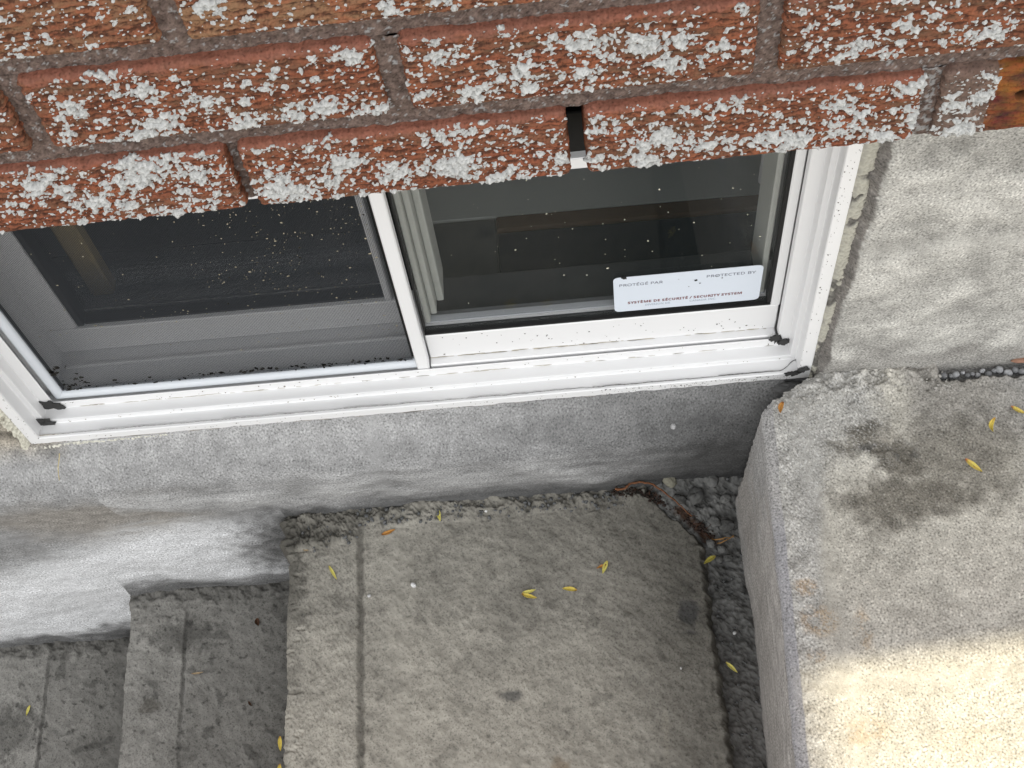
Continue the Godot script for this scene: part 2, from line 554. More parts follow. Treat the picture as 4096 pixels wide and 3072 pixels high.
func build_foundation() -> void:
	var wall := thing("foundation_wall", "grey parged concrete foundation wall around and below the window", "wall")
	var vm := vertex_paint(0.85, 0.3, "sand", 0.012)
	var low := nz(7.0, 101, 3)
	var mid := nz(38.0, 102, 3)
	var sand := nz(430.0, 103, 2)
	var grain := nz(900.0, 104, 1)
	var streak := nz(1.0, 105, 4)
	var f := func(u: float, v: float) -> Vector3:
		var top := -0.4745 + 0.0105 * u
		var t := top - v
		if u > -0.320 and v < -0.712: cc = g(0.1); return Vector3.INF
		if u > -0.57 and v < -0.915: return Vector3.INF
		if u > -0.5515 and t < -0.004: return Vector3.INF
		var n0 := low.get_noise_2d(u, v)
		var n1 := mid.get_noise_2d(u, v)
		var n2 := sand.get_noise_2d(u, v)
		var n3 := grain.get_noise_2d(u, v)
		var st := streak.get_noise_2d(u * 9.0, v * 48.0)
		var st2 := streak.get_noise_2d(u * 60.0 + 30, v * 260.0)
		var bulge := sm(-0.005, 0.075, t)
		var z := -0.0885 + 0.041 * bulge - 0.015 * sm(0.085, 0.20, t) + 0.005 * n0 * bulge + 0.0009 * n1 + 0.00013 * n2
		# hollow at the right end, by the landing
		z -= 0.011 * sm(0.228, 0.246, u + 0.006 * n1) * sm(0.06, 0.01, t)
		# brush marks of the lime smear, lower left
		var up := -0.665 + 0.10 * sm(-0.47, -0.70, u) * -1.0 + 0.02 * n0
		var w1 := sm(up + 0.035, up - 0.055, v + 0.03 * st)
		var floor_y := -0.68 if u > -0.325 else (-0.887 if u > -0.572 else -1.05)
		w1 *= sm(floor_y + 0.012, floor_y + 0.062, v + 0.018 * n0 + 0.012 * st)
		w1 *= 1.0 - ellipse(u, v, -0.312, -0.745, 0.085, 0.100, 0.3 * n1 + 0.3 * n0, 0.5)
		w1 *= 1.0 - 0.8 * ellipse(u, v, -0.575, -1.035, 0.11, 0.045, 0.4 * n1)
		w1 *= sm(-0.27, -0.36, u + 0.03 * n0)
		var w2 := 0.0
		if u > -0.50: w2 = sm(0.055, 0.105, t + 0.02 * n0 + 0.014 * st) * sm(0.185, 0.135, t + 0.03 * st) * sm(0.17, 0.02, u) * (0.55 + 0.9 * n0 + 0.5 * st)
		w2 = clampf(w2, 0.0, 1.0)
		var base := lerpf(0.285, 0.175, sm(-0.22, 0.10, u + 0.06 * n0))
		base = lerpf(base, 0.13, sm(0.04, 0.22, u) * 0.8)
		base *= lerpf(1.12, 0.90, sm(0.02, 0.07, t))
		var tint := Vector3(1.0, 1.0, 1.0)
		var brown := ellipse(u, v, -0.53, -0.63, 0.10, 0.075, 0.5 * n0 + 0.2 * st, 0.5)
		tint = tint.lerp(Vector3(1.06, 1.0, 0.92), brown)
		var c := g(base * (1.0 + 0.22 * n1 + 0.16 * st), tint)
		c = c.lerp(g(0.42 * (1.0 + 0.22 * st2 + 0.2 * n2)), w2 * 0.9)
		c = c.lerp(g(0.63 * (1.0 + 0.12 * st + 0.14 * st2), Vector3(0.99, 1.0, 1.02)), w1)
		# bare sand grains catch the eye as light and dark pricks
		c *= 1.0 + 0.10 * n2 + 0.07 * n3
		c *= 1.0 - 0.42 * sm(0.02, 0.17, u + 0.05 * n0) * sm(0.0, 0.07, t + 0.01 * n0)  # shade beside the landing block, painted into the wall colour
		# darker low down; corner shade painted into the angles of the steps
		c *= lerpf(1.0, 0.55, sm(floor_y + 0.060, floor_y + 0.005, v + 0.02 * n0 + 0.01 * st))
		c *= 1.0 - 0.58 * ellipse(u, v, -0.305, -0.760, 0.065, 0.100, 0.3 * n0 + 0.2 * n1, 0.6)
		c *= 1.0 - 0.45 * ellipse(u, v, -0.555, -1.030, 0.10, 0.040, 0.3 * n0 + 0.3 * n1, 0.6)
		# yellow-brown old concrete beyond the left jamb
		if u < -0.47: c = c.lerp(g(0.21 * (1.0 + 0.9 * n1 + 0.3 * n2), Vector3(1.1, 1.0, 0.84)), sm(-0.50, -0.54, u + 0.01 * n1) * sm(0.035, 0.0, t))
		cc = c
		return Vector3(u, v, z)
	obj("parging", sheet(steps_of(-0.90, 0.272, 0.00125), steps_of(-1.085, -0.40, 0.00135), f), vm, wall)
	# the panel right of the window, with its rounded darker reveal
	var f2 := func(u: float, v: float) -> Vector3:
		var n0 := low.get_noise_2d(u * 1.6 + 3, v * 1.6)
		var n1 := mid.get_noise_2d(u + 7, v)
		var n2 := sand.get_noise_2d(u, v + 5)
		var n3 := grain.get_noise_2d(u, v)
		var st := streak.get_noise_2d(u * 22.0 + 4, v * 62.0)
		var xe := 0.2745 + 0.0035 * n1 + 0.003 * n0 - 0.004 * sm(-0.1, -0.4, v)
		var inside := sm(xe - 0.004, xe + 0.006, u)
		var z := -0.091 + 0.017 * sm(xe - 0.014, xe + 0.004, u) + 0.003 * n0 + 0.0006 * n1 + 0.00013 * n2
		var pale := clampf(0.58 + 0.7 * n0 + 0.10 * st + 0.25 * n1, 0.0, 1.0)
		var c := g(lerpf(0.24, 0.47, pale), Vector3(1.02, 1.0, 0.94))
		c *= 1.0 + 0.07 * n1 + 0.05 * st
		var edge_c := g(0.155 * (1.0 + 0.5 * n1), Vector3(1.07, 1.0, 0.93))
		c = edge_c.lerp(c, sm(-0.05, 0.55, inside - 0.5 + 0.8 * n1 + 0.45))
		if inside < 0.2: c = edge_c
		# grimy foot
		c = c.lerp(g(0.19, Vector3(1.05, 1, 0.93)), sm(-0.405, -0.452, v + 0.03 * n0 + 0.01 * n1) * 0.55)
		c *= 1.0 + 0.26 * n2 + 0.16 * n3
		var chip := sm(0.0032, 0.0022, Vector2(u - 0.3905, v + 0.118).length() + 0.001 * n2)
		c = c.lerp(g(0.05), chip)
		cc = c
		return Vector3(u, v, z)
	var panel_us := steps_of(0.2565, 0.50, 0.00115)
	panel_us.append_array(steps_of(0.503, 1.0, 0.0035))
	var p := obj("wall_panel", sheet(panel_us, steps_of(-0.53, 0.03, 0.0013), f2), vm, wall)
	p.set_meta("label", "pale rough concrete panel right of the window")
	obj("concrete_core", box(0.245, 3.0, -1.26, 0.02, -0.30, -0.105, 0.002), paint(g(0.2)), wall)
	obj("concrete_core", box(-3.0, -0.56, -1.26, 0.02, -0.30, -0.105, 0.002), paint(g(0.2)), wall)
	obj("concrete_core", box(-0.558, 0.243, -1.26, -0.505, -0.30, -0.105, 0.002), paint(g(0.2)), wall)
	obj("wall_beyond", box(0.998, 3.0, -1.26, 0.02, -0.104, -0.074, 0.002), paint(g(0.36)), wall)
	obj("wall_beyond", box(-3.0, -0.898, -1.26, 0.02, -0.104, -0.064, 0.002), paint(g(0.26)), wall)

# ---------------------------------------------------------------- cast concrete steps
func build_steps() -> void:
	var st := thing("concrete_steps", "grey cast concrete steps going down to the left below the window", "steps")
	step(st, -0.320, 0.1475, -0.680, -0.2375, 201, true)
	step(st, -0.5705, -0.316, -0.887, -0.4958, 202, false)
	step(st, -0.86, -0.566, -1.050, -0.7365, 203, false)
	var m := paint(g(0.17))
	obj("step_core", box(-0.314, 0.1350, -1.262, -0.700, -0.10, 1.195, 0.003), m, st)
	obj("step_core", box(-0.564, -0.3165, -1.262, -0.905, -0.10, 1.195, 0.003), m, st)
	obj("step_core", box(-0.858, -0.5670, -1.262, -1.068, -0.10, 1.195, 0.003), m, st)

func step(parent: Node3D, x0: float, x1: float, y: float, groove: float, s: int, first: bool) -> void:
	var vm := vertex_paint(0.88, 0.28, "cement", 0.007)
	var low := nz(9.0, s, 3)
	var mid := nz(45.0, s + 10, 3)
	var wrinkle := nz(150.0, s + 20, 3)
	var grit := nz(480.0, s + 30, 2)
	var spot := nz(24.0, s + 40, 2)
	var edge := nz(60.0, s + 50, 3)
	var dots := nz(85.0, s + 60, 2)
	var r := 0.009 if first else 0.007
	var f := func(u: float, v: float) -> Vector3:
		# u < 0 runs down the riser, u > 0 along the tread
		var arc := r * PI / 2
		var px := 0.0
		var py := 0.0
		var nn := Vector3.UP
		var uu := u
		if u < 0.0:
			px = x0; py = y - r + u; nn = Vector3.LEFT
		elif u < arc:
			var a := u / r
			px = x0 + r - r * cos(a); py = y - r + r * sin(a); nn = Vector3(-cos(a), sin(a), 0)
		else:
			px = x0 + r + (u - arc); py = y
		var n0 := low.get_noise_2d(px, v)
		var n1 := mid.get_noise_2d(px, v)
		var n2 := wrinkle.get_noise_2d(px * (1.6 if px < groove else 1.0), v)
		var n3 := grit.get_noise_2d(px, v)
		var n4 := spot.get_noise_2d(px + 3, v)
		var ed := edge.get_noise_2d(px * 0.2, v)
		var nose := sm(groove + 0.002, groove - 0.004, px)
		var rough := 0.00055 if first else 0.00025
		var d := 0.0028 * n0 + 0.0014 * n1 + rough * n2 * (0.75 + 0.7 * nose) + 0.0001 * n3
		d += (0.0012 if first else 0.0006) * nose
		var gx := groove + 0.0022 * ed + (0.0008 if first else 0.001) * n1
		var gr := sm(0.0055 if first else 0.0032, 0.0012, absf(px - gx)) * sm(-0.052, -0.028, v + 0.004 * ed)
		if first: gr *= 1.0
		else: gr *= 0.75 + 0.5 * n0
		d -= 0.0030 * gr * (1.0 if first else 0.6)
		# chipped arris
		if u < arc + 0.012: d += 0.0007 * ed - (0.0022 * sm(0.25, 0.5, ed + 0.6 * n1) if first else 0.0)
		var c := g((0.275 if first else 0.205) * (1.0 + 0.26 * n0 + 0.22 * n1 + (0.12 if first else 0.08) * n2), Vector3(1.05, 1.0, 0.88) if first else Vector3(1.03, 1.0, 0.93))
		c *= 1.0 + 0.10 * n3
		# front of the first tread is drier and warmer
		if first: c = c.lerp(g(0.36 * (1.0 + 0.22 * n1 + 0.12 * n2 + 0.08 * n3), Vector3(1.06, 1.0, 0.87)), sm(0.02, 0.22, v + 0.05 * n0) * sm(0.13, -0.05, px) * 0.75)
		# damp spots
		var sp := sm(0.42, 0.62, n4 + 0.35 * n1)
		c *= 1.0 - (0.25 if first else 0.38) * sp
		c *= 1.0 - (0.3 if first else 0.5) * sm(0.50, 0.64, dots.get_noise_2d(px, v) + 0.2 * n3)
		c *= 1.0 - 0.4 * sm(0.38, 0.6, n1 * 0.9 + 0.5 * n2 - 0.1 * n0) * (0.4 if first else 0.7)
		c = c.lerp(g(0.03), sm(0.58, 0.74, n3 * 0.9 + 0.35 * n2) * 0.6)
		c *= 1.0 - 0.42 * gr
		if first:
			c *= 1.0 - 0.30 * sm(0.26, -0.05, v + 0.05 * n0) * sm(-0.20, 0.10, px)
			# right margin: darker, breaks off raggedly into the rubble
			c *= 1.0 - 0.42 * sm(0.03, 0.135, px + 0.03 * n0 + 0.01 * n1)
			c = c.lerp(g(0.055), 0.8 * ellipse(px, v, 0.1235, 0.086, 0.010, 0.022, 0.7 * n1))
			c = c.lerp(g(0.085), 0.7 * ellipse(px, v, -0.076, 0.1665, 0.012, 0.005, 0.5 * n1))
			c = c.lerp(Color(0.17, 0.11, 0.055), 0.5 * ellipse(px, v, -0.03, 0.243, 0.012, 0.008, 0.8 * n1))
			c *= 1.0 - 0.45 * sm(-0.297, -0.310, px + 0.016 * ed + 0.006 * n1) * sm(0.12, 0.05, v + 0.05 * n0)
			# crumbly fillet along the wall
			var fil := sm(-0.038, -0.056, v + 0.012 * ed + 0.010 * n1 + 0.03 * sm(-0.20, -0.30, px) * -1.0)
			d += fil * (0.0060 + 0.006 * n1 + 0.0025 * n2)
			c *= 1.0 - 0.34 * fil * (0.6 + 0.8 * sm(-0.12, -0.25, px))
			var fall := sm(0.0, 0.012, px - (0.1435 + 0.0020 * ed + 0.0035 * n1 + 0.004 * n0 - 0.055 * sm(0.015, -0.062, v)))
			d -= fall * 0.022
			c *= 1.0 - 0.35 * fall
		else:
			c *= lerpf(0.93, 1.12, nose)
			var fil := sm(-0.034, -0.056, v + 0.012 * ed + 0.012 * n1)
			d += fil * (0.003 + 0.004 * n1)
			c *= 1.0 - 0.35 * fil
			c *= 1.0 - 0.40 * sm(x1 - 0.12, x1 - 0.01, px + 0.03 * n0)  # dirt plus painted shade towards the step above
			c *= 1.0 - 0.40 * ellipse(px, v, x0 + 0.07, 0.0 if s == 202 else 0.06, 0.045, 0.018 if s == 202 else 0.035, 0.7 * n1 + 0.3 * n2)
			if s == 202: c = c.lerp(g(0.07, Vector3(1.1, 1, 0.85)), 0.6 * ellipse(px, v, -0.536, 0.086, 0.013, 0.009, 0.6 * n1))
		if u < arc: c *= 0.95
		cc = c
		return Vector3(px, py, v) + nn * d
	var vs := steps_of(-0.095, 0.30, 0.00115)
	vs.append_array(steps_of(0.303, 0.62, 0.004))
	vs.append_array(PackedFloat32Array([0.7, 0.9, 1.19]))
	var arc0 := r * PI / 2 - r
	var ug := groove - x0 + arc0
	var nose_part := PackedFloat32Array([-0.16, -0.06])
	nose_part.append_array(steps_of(-0.02, ug, 0.00115))
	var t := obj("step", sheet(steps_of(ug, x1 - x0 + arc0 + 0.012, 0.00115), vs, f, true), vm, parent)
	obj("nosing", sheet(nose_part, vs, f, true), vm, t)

# ---------------------------------------------------------------- landing block
func build_landing() -> void:
	var b := thing("concrete_landing", "pale sandy concrete landing block at the right, top of the steps", "landing")
	var vm := vertex_paint(0.88, 0.28, "sand", 0.014)
	var low := nz(8.0, 301, 3)
	var mid := nz(40.0, 302, 3)
	var sand := nz(400.0, 303, 2)
	var grain := nz(880.0, 304, 1)
	var drawn := nz(1.0, 305, 3)
	var ed := nz(70.0, 306, 3)
	var y := -0.462
	var r := 0.007
	var f := func(u: float, v: float) -> Vector3:
		var arc := r * PI / 2
		var edge := 0.2000 - 0.058 * minf(v, 0.45) + 0.0015 * low.get_noise_2d(0.3, v * 2.0)
		var p := Vector3.ZERO
		var nn := Vector3.UP
		if u < 0.0:
			p = Vector3(edge + u * (0.055 * sm(0.12, -0.06, v) - 0.004), y - r + u, v); nn = Vector3.LEFT
		elif u < arc:
			var a := u / r
			p = Vector3(edge + r - r * cos(a), y - r + r * sin(a), v); nn = Vector3(-cos(a), sin(a), 0)
		else:
			p = Vector3(edge + r + u - arc, y, v)
		var q := p.x - u * 0.0
		var s1 := u + 0.2
		var n0 := low.get_noise_2d(s1, v)
		var n1 := mid.get_noise_2d(s1, v)
		var n2 := sand.get_noise_2d(s1, v)
		var n3 := grain.get_noise_2d(s1, v)
		var e := ed.get_noise_2d(s1, v)
		var c: Color
		var d := 0.0
		if u < arc + 0.004:
			# smooth trowelled face, streaks along z
			var st := drawn.get_noise_2d(u * 90.0, v * 14.0)
			d = 0.0012 * n0 + 0.0005 * st + 0.0004 * n1 + 0.00025 * n2 * sm(0.06, -0.03, v)
			c = g(0.35 * (1.0 + 0.40 * st + 0.18 * n1 + 0.12 * n2), Vector3(1.05, 1.0, 0.96))
			c = c.lerp(g(0.31 * (1.0 + 0.12 * n1), Vector3(1.0, 0.99, 1.03)), sm(-0.004, 0.004, u + 0.003 * st) * sm(0.03, 0.10, v))
			c = c.lerp(g(0.30 * (1.0 + 0.7 * n2)), sm(0.10, 0.02, v) * sm(0.0, 0.3, n0 + 0.3 + 0.4 * st) * 0.6)
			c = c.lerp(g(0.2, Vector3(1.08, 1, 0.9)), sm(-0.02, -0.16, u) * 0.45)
			# long hairline crack under the arris
			var crack := sm(0.0009, 0.0003, absf(u + 0.0045 - 0.0025 * ed.get_noise_2d(4.0, v) + 0.004 * sm(0.12, 0.30, v))) * sm(0.085, 0.11, v)
			d -= 0.0015 * crack
			c = c.lerp(g(0.03), crack * 0.9)
		else:
			var X := p.x
			var sandy := sm(0.055, -0.02, v + 0.02 * n0 - 0.2 * sm(0.26, 0.21, X)) * sm(0.335, 0.30, X + 0.012 * n1 - 0.2 * v * 0.0)
			c = g(0.42 * (1.0 + 0.16 * n0 + 0.22 * n1), Vector3(1.045, 1.0, 0.89))
			c = c.lerp(g(0.40 * (1.0 + 0.2 * n0 + 0.2 * n1), Vector3(1.05, 1.0, 0.90)), sm(0.10, 0.21, v + 0.03 * n0))
			c = c.lerp(g(0.36 * (1.0 + 0.3 * n1), Vector3(1.02, 1, 0.95)), sandy * 0.85)
			# drier smooth cement at the back right
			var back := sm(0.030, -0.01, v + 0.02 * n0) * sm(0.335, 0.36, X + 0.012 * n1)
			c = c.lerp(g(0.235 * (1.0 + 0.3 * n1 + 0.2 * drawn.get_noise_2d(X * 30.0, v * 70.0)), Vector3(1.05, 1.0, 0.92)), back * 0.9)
			var pale := sm(0.42, 0.50, X + 0.02 * n0)
			c = c.lerp(g(0.34), pale * 0.6)
			# damp stains
			var w := 0.5 * n1 + 0.45 * n0
			var damp := ellipse(X, v, 0.300, 0.004, 0.030, 0.020, w)
			damp = maxf(damp, ellipse(X, v, 0.327, 0.030, 0.022, 0.020, w))
			damp = maxf(damp, ellipse(X, v, 0.332, 0.066, 0.062, 0.026, w * 0.8, 0.5))
			damp = maxf(damp, 0.8 * ellipse(X, v, 0.385, 0.030, 0.055, 0.045, w * 0.7, 0.6))
			c = c.lerp(g(0.150 * (1.0 + 0.4 * n1 + 0.2 * n2), Vector3(1.08, 1.0, 0.85)), damp * 0.9)
			damp = ellipse(X, v, 0.300, 0.010, 0.020, 0.008, w) + ellipse(X, v, 0.333, 0.018, 0.012, 0.012, w)
			c = c.lerp(g(0.07), clampf(damp, 0.0, 1.0) * 0.7 * sm(-0.2, 0.3, n1))
			# rust stains near the edge
			var rust := ellipse(X, v, 0.216, 0.145, 0.010, 0.009, w) + ellipse(X, v, 0.222, 0.180, 0.016, 0.014, w) + ellipse(X, v, 0.215, 0.212, 0.008, 0.006, w) + 0.8 * ellipse(X, v, 0.262, 0.19, 0.008, 0.022, w) + 0.7 * ellipse(X, v, 0.245, 0.285, 0.024, 0.014, w) + 0.4 * ellipse(X, v, 0.33, 0.30, 0.03, 0.02, w)
			c = c.lerp(Color(0.30, 0.185, 0.075), clampf(rust, 0.0, 1.0) * 0.55 * sm(-0.25, 0.2, n1 + 0.6 * n2))
			# bare grains
			var gr := 0.34 + 0.30 * sandy
			c *= 1.0 + 0.35 * gr * (n2 + 0.6 * n3)
			c = c.lerp(g(0.62), sm(0.34, 0.56, n2 + 0.5 * n3) * (0.10 + 0.4 * sandy))
			d = 0.0026 * n0 + 0.0011 * n1 + 0.00020 * n2 * (1.0 + 1.0 * sandy) + 0.0007 * back * e
			# pits, drawn lines of the trowel front right
			var line := drawn.get_noise_2d(X * 26.0 + v * 40.0, v * 240.0 + X * 60.0)
			d -= 0.0007 * sm(0.15, 0.5, line) * sm(0.14, 0.22, v) * sm(0.30, 0.40, X)
			# crumbled back edge: a low ragged ridge of spilled mortar by the wall
			var ridge := sm(-0.042, -0.062, v + 0.012 * e + 0.010 * n1) * sm(0.405, 0.375, X + 0.01 * n1)
			d += ridge * (0.0035 + 0.005 * n1 + 0.003 * e)
			# open joint with loose stones at the back right
			var open := sm(-0.0565, -0.0600, v + 0.004 * e + 0.003 * n1) * sm(0.380, 0.388, X + 0.003 * e)
			d -= 0.011 * open
			c = c.lerp(g(0.16), open * 0.8)
			var dent := ellipse(X, v, 0.312, 0.008, 0.018, 0.006, w) + ellipse(X, v, 0.3335, 0.014, 0.006, 0.010, w)
			d -= 0.0025 * clampf(dent, 0.0, 1.0)
			if u < arc + 0.03: d += 0.0020 * n1 * sm(arc + 0.03, arc, u)
		if p.x < 0.285 and v < -0.03:
			var back_edge := lerpf(-0.040, -0.080, clampf((p.x - 0.205) / 0.072, 0.0, 1.0)) + 0.005 * e + 0.004 * n1
			if v < back_edge - 0.006: return Vector3.INF
			d -= 0.004 * sm(back_edge + 0.003, back_edge - 0.005, v)
		cc = c
		return p + nn * d
	var us := PackedFloat32Array([-0.80, -0.40, -0.28])
	us.append_array(steps_of(-0.245, 0.290, 0.0011))
	us.append_array(steps_of(0.293, 0.75, 0.0035))
	us.append_array(PackedFloat32Array([0.9, 1.4, 2.6]))
	var vs := steps_of(-0.098, 0.345, 0.0011)
	vs.append_array(steps_of(0.3485, 0.70, 0.0035))
	vs.append_array(PackedFloat32Array([0.8, 1.0, 1.249]))
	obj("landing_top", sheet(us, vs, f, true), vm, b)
	obj("landing_core", box(0.285, 2.8, -1.262, -0.478, -0.09, 1.195, 0.003), paint(g(0.25)), b)

# ---------------------------------------------------------------- dim room behind the window
func build_room() -> void:
	var o := thing("basement_room", "dark basement room seen through the glass", "room")
	var dark := paint(g(0.05), 0.9)
	obj("room_floor", box(-2.5, 2.5, -2.1, -2.0, -3.1, -0.301, 0.002), paint(g(0.08)), o)
	obj("room_wall", box(-2.5, 2.5, -2.0, 0.35, -3.1, -3.0, 0.002), dark, o)
	obj("room_wall", box(-2.6, -2.5, -2.0, 0.35, -3.0, -0.301, 0.002), dark, o)
	obj("room_wall", box(2.5, 2.6, -2.0, 0.35, -3.0, -0.301, 0.002), dark, o)
	obj("room_wall", box(-2.5, 2.5, -2.0, -1.263, -0.4, -0.301, 0.002), dark, o)
	obj("room_ceiling", box(-2.5, 2.5, 0.255, 0.35, -3.0, -0.252, 0.002), dark, o)
	var grey := paint(g(0.24, Vector3(0.95, 1.0, 0.97)), 0.8)
	obj("inside_sill", box(-0.556, -0.052, -0.5045, -0.486, -0.32, -0.185, 0.002), paint(g(0.05, Vector3(0.95, 1.0, 1.0))), o)
	obj("inside_sill", box(-0.0515, 0.300, -0.5045, -0.4861, -0.30, -0.185, 0.002), paint(Color(0.008, 0.010, 0.016), 0.7), o)
	obj("reflection_board", box(-0.15, 0.9, -0.5045, -0.4865, -1.1, -0.3215, 0.002), grey, o)  # added board; its grey stands in for reflection on the pane
	obj("wood_edge", box(-0.0515, 0.5, -0.5045, -0.4835, -0.3205, -0.3015, 0.002), paint(Color(0.05, 0.028, 0.014)), o)
	obj("wood_post", box(-0.503, -0.477, -0.4855, 0.1, -0.28, -0.26, 0.003), paint(Color(0.42, 0.32, 0.15)), o)
	obj("pale_board", box(0.240, 0.30, -0.47, 0.1, -0.33, -0.322, 0.002), paint(g(0.5)), o)

# ---------------------------------------------------------------- window
func build_window() -> void:
	var w := thing("basement_window", "white vinyl sliding basement window with insect screen, recessed under the bricks", "window", Vector3(0, -0.473, 0))
	w.rotation.z = 0.0105
	var vinyl := paint(g(0.73, Vector3(0.995, 0.995, 1.0)), 0.38, 0.5)
	var cool := paint(g(0.62, Vector3(0.95, 1.0, 1.06)), 0.35, 0.5)
	var inner := paint(g(0.33, Vector3(0.97, 1.0, 0.93)), 0.5, 0.4)
	var black := paint(g(0.012), 0.6, 0.4)
	var XL := -0.5225
	var XR := 0.2285
	var YB := 0.018
	var YT := 0.352
	# the fixed frame: one stepped profile carried round the opening with mitred corners
	var prof := [[0.012, -0.22], [0.012, -0.1176], [0.0008, -0.1176], [0.0, -0.1171], [0.0, -0.1164], [0.0006, -0.1159], [0.0116, -0.1159], [0.012, -0.1154], [0.012, -0.1032], [0.0126, -0.102], [0.0172, -0.102], [0.018, -0.1012], [0.018, -0.0862], [0.0188, -0.085], [0.030, -0.085], [0.031, -0.086], [0.031, -0.22]]
	var fr := Flat.new()
	for k in prof.size() - 1:
		var a: Array = prof[k]
		var b: Array = prof[k + 1]
		var ca := [Vector3(XL - a[0], YB - a[0], a[1]), Vector3(XR + a[0], YB - a[0], a[1]), Vector3(XR + a[0], YT + a[0], a[1]), Vector3(XL - a[0], YT + a[0], a[1])]
		var cb := [Vector3(XL - b[0], YB - b[0], b[1]), Vector3(XR + b[0], YB - b[0], b[1]), Vector3(XR + b[0], YT + b[0], b[1]), Vector3(XL - b[0], YT + b[0], b[1])]
		for q in 4: fr.face([ca[q], cb[q], cb[(q + 1) % 4], ca[(q + 1) % 4]])
	obj("frame", fr.mesh(), vinyl, w)
	# floor of the tracks behind the lip
	obj("track", box(XL - 0.011, -0.130, 0.0065, 0.0185, -0.215, -0.132, 0.001), vinyl, w)
	obj("track", box(XL - 0.011, XL + 0.004, 0.0, YT, -0.215, -0.132, 0.001), vinyl, w)
	obj("track_rib", box(XL + 0.004, -0.145, 0.0186, 0.0225, -0.158, -0.1545, 0.0006), vinyl, w)
	# screen: bluish aluminium tubes, a flat right stile, black spline and the mesh itself
	var sc := obj("screen_frame", tube_frame(), cool, w)
	obj("screen_stile", box(-0.1405, -0.1278, 0.0080, YT, -0.1300, -0.1180, 0.0012), vinyl, w)
	obj("spline", box(-0.1452, -0.1406, 0.0255, YT, -0.1340, -0.1285, 0.0005), black, sc)
	obj("spline", box(-0.5108, -0.5086, 0.0262, YT, -0.1300, -0.1262, 0.0004), black, sc)
	var net := Flat.new()
	var t := 0.00012
	var x := -0.5100
	while x < -0.1440:
		wire(net, Vector3(x, 0.0245, -0.1252), Vector3(x, YT, -0.1252), Vector3(t, 0, 0), Vector3(0, 0, t))
		x += 0.00142
	var yy := 0.0250
	while yy < YT:
		wire(net, Vector3(-0.5110, yy, -0.1249), Vector3(-0.1440, yy, -0.1249), Vector3(0, t, 0), Vector3(0, 0, t))
		yy += 0.00142
	var mesh_m := paint(g(0.050, Vector3(0.92, 1.0, 1.12)), 0.7, 0.3)
	obj("screen_mesh", net.mesh(), mesh_m, sc, "stuff")
	flecks(sc, 150, Rect2(-0.509, 0.0265, 0.362, 0.012), -0.1246, 0.0005, 0.0022, 84, "grime_fleck", Color(0.025, 0.024, 0.022))
	flecks(sc, 60, Rect2(-0.509, 0.0265, 0.03, 0.05), -0.1246, 0.0005, 0.0022, 85, "grime_fleck", Color(0.03, 0.028, 0.025))
	flecks(sc, 160, Rect2(-0.30, 0.09, 0.15, 0.22), -0.1245, 0.00035, 0.0010, 86, "dust_fleck", Color(0.34, 0.31, 0.23))
	flecks(sc, 230, Rect2(-0.495, 0.075, 0.345, 0.25), -0.1245, 0.0003, 0.0009, 77, "dust_fleck", Color(0.34, 0.31, 0.23))
	# sliding sash deep behind the screen
	var sash := obj("sliding_sash", box(XL + 0.002, -0.150, 0.0190, 0.0615, -0.200, -0.175, 0.0015), vinyl, w)
	obj("sash_stile", box(-0.5205, -0.4860, 0.0630, YT, -0.200, -0.1755, 0.0015), vinyl, sash)
	obj("sash_stile", box(-0.1662, -0.1585, 0.0630, YT, -0.196, -0.1755, 0.0015), vinyl, sash)
	obj("gasket", box(-0.4858, -0.4790, 0.0625, YT, -0.196, -0.178, 0.001), black, sash)
	obj("gasket", box(-0.4790, -0.1665, 0.0617, 0.0650, -0.196, -0.180, 0.001), black, sash)
	var glass := StandardMaterial3D.new()
	glass.transparency = BaseMaterial3D.TRANSPARENCY_ALPHA
	glass.albedo_color = Color(0.42, 0.47, 0.46, 0.022)
	glass.roughness = 0.02
	glass.metallic_specular = 0.35
	obj("glass_pane", box(-0.4845, -0.1600, 0.0600, YT, -0.1900, -0.1870, 0.0004), glass, sash)
	# fixed light at the right
	var fx := obj("fixed_sash", box(-0.1268, 0.2280, 0.0188, 0.0630, -0.1490, -0.1290, 0.0012), vinyl, w)
	obj("sash_ledge", box(-0.1268, 0.2278, 0.0020, 0.0190, -0.1480, -0.1202, 0.0012), vinyl, fx)
	obj("sash_stile", box(0.2195, 0.2290, 0.0632, YT, -0.1490, -0.1285, 0.0012), vinyl, fx)
	obj("track_lip", box(0.2291, 0.2345, 0.0205, YT, -0.1280, -0.1196, 0.0008), vinyl, fx)
	obj("gasket", box(-0.1268, 0.2193, 0.0632, 0.0650, -0.1400, -0.1296, 0.0006), black, fx)
	obj("gasket", box(0.2156, 0.2194, 0.0674, YT, -0.1400, -0.1300, 0.0006), black, fx)
	obj("gasket", box(-0.1268, -0.1250, 0.0674, YT, -0.1400, -0.1305, 0.0004), black, fx)
	obj("glass_pane", box(-0.1248, 0.2155, 0.0652, YT, -0.1365, -0.1335, 0.0004), glass, fx)
	# inside of the fixed light: stepped greyish beads seen through the pane
	for q in [[-0.1246, -0.1190, -0.172, -0.140], [-0.1188, -0.1125, -0.190, -0.150], [-0.1123, -0.1050, -0.205, -0.165]]:
		obj("inner_bead", box(q[0], q[1], 0.070, YT, q[2], q[3], 0.001), inner, fx)
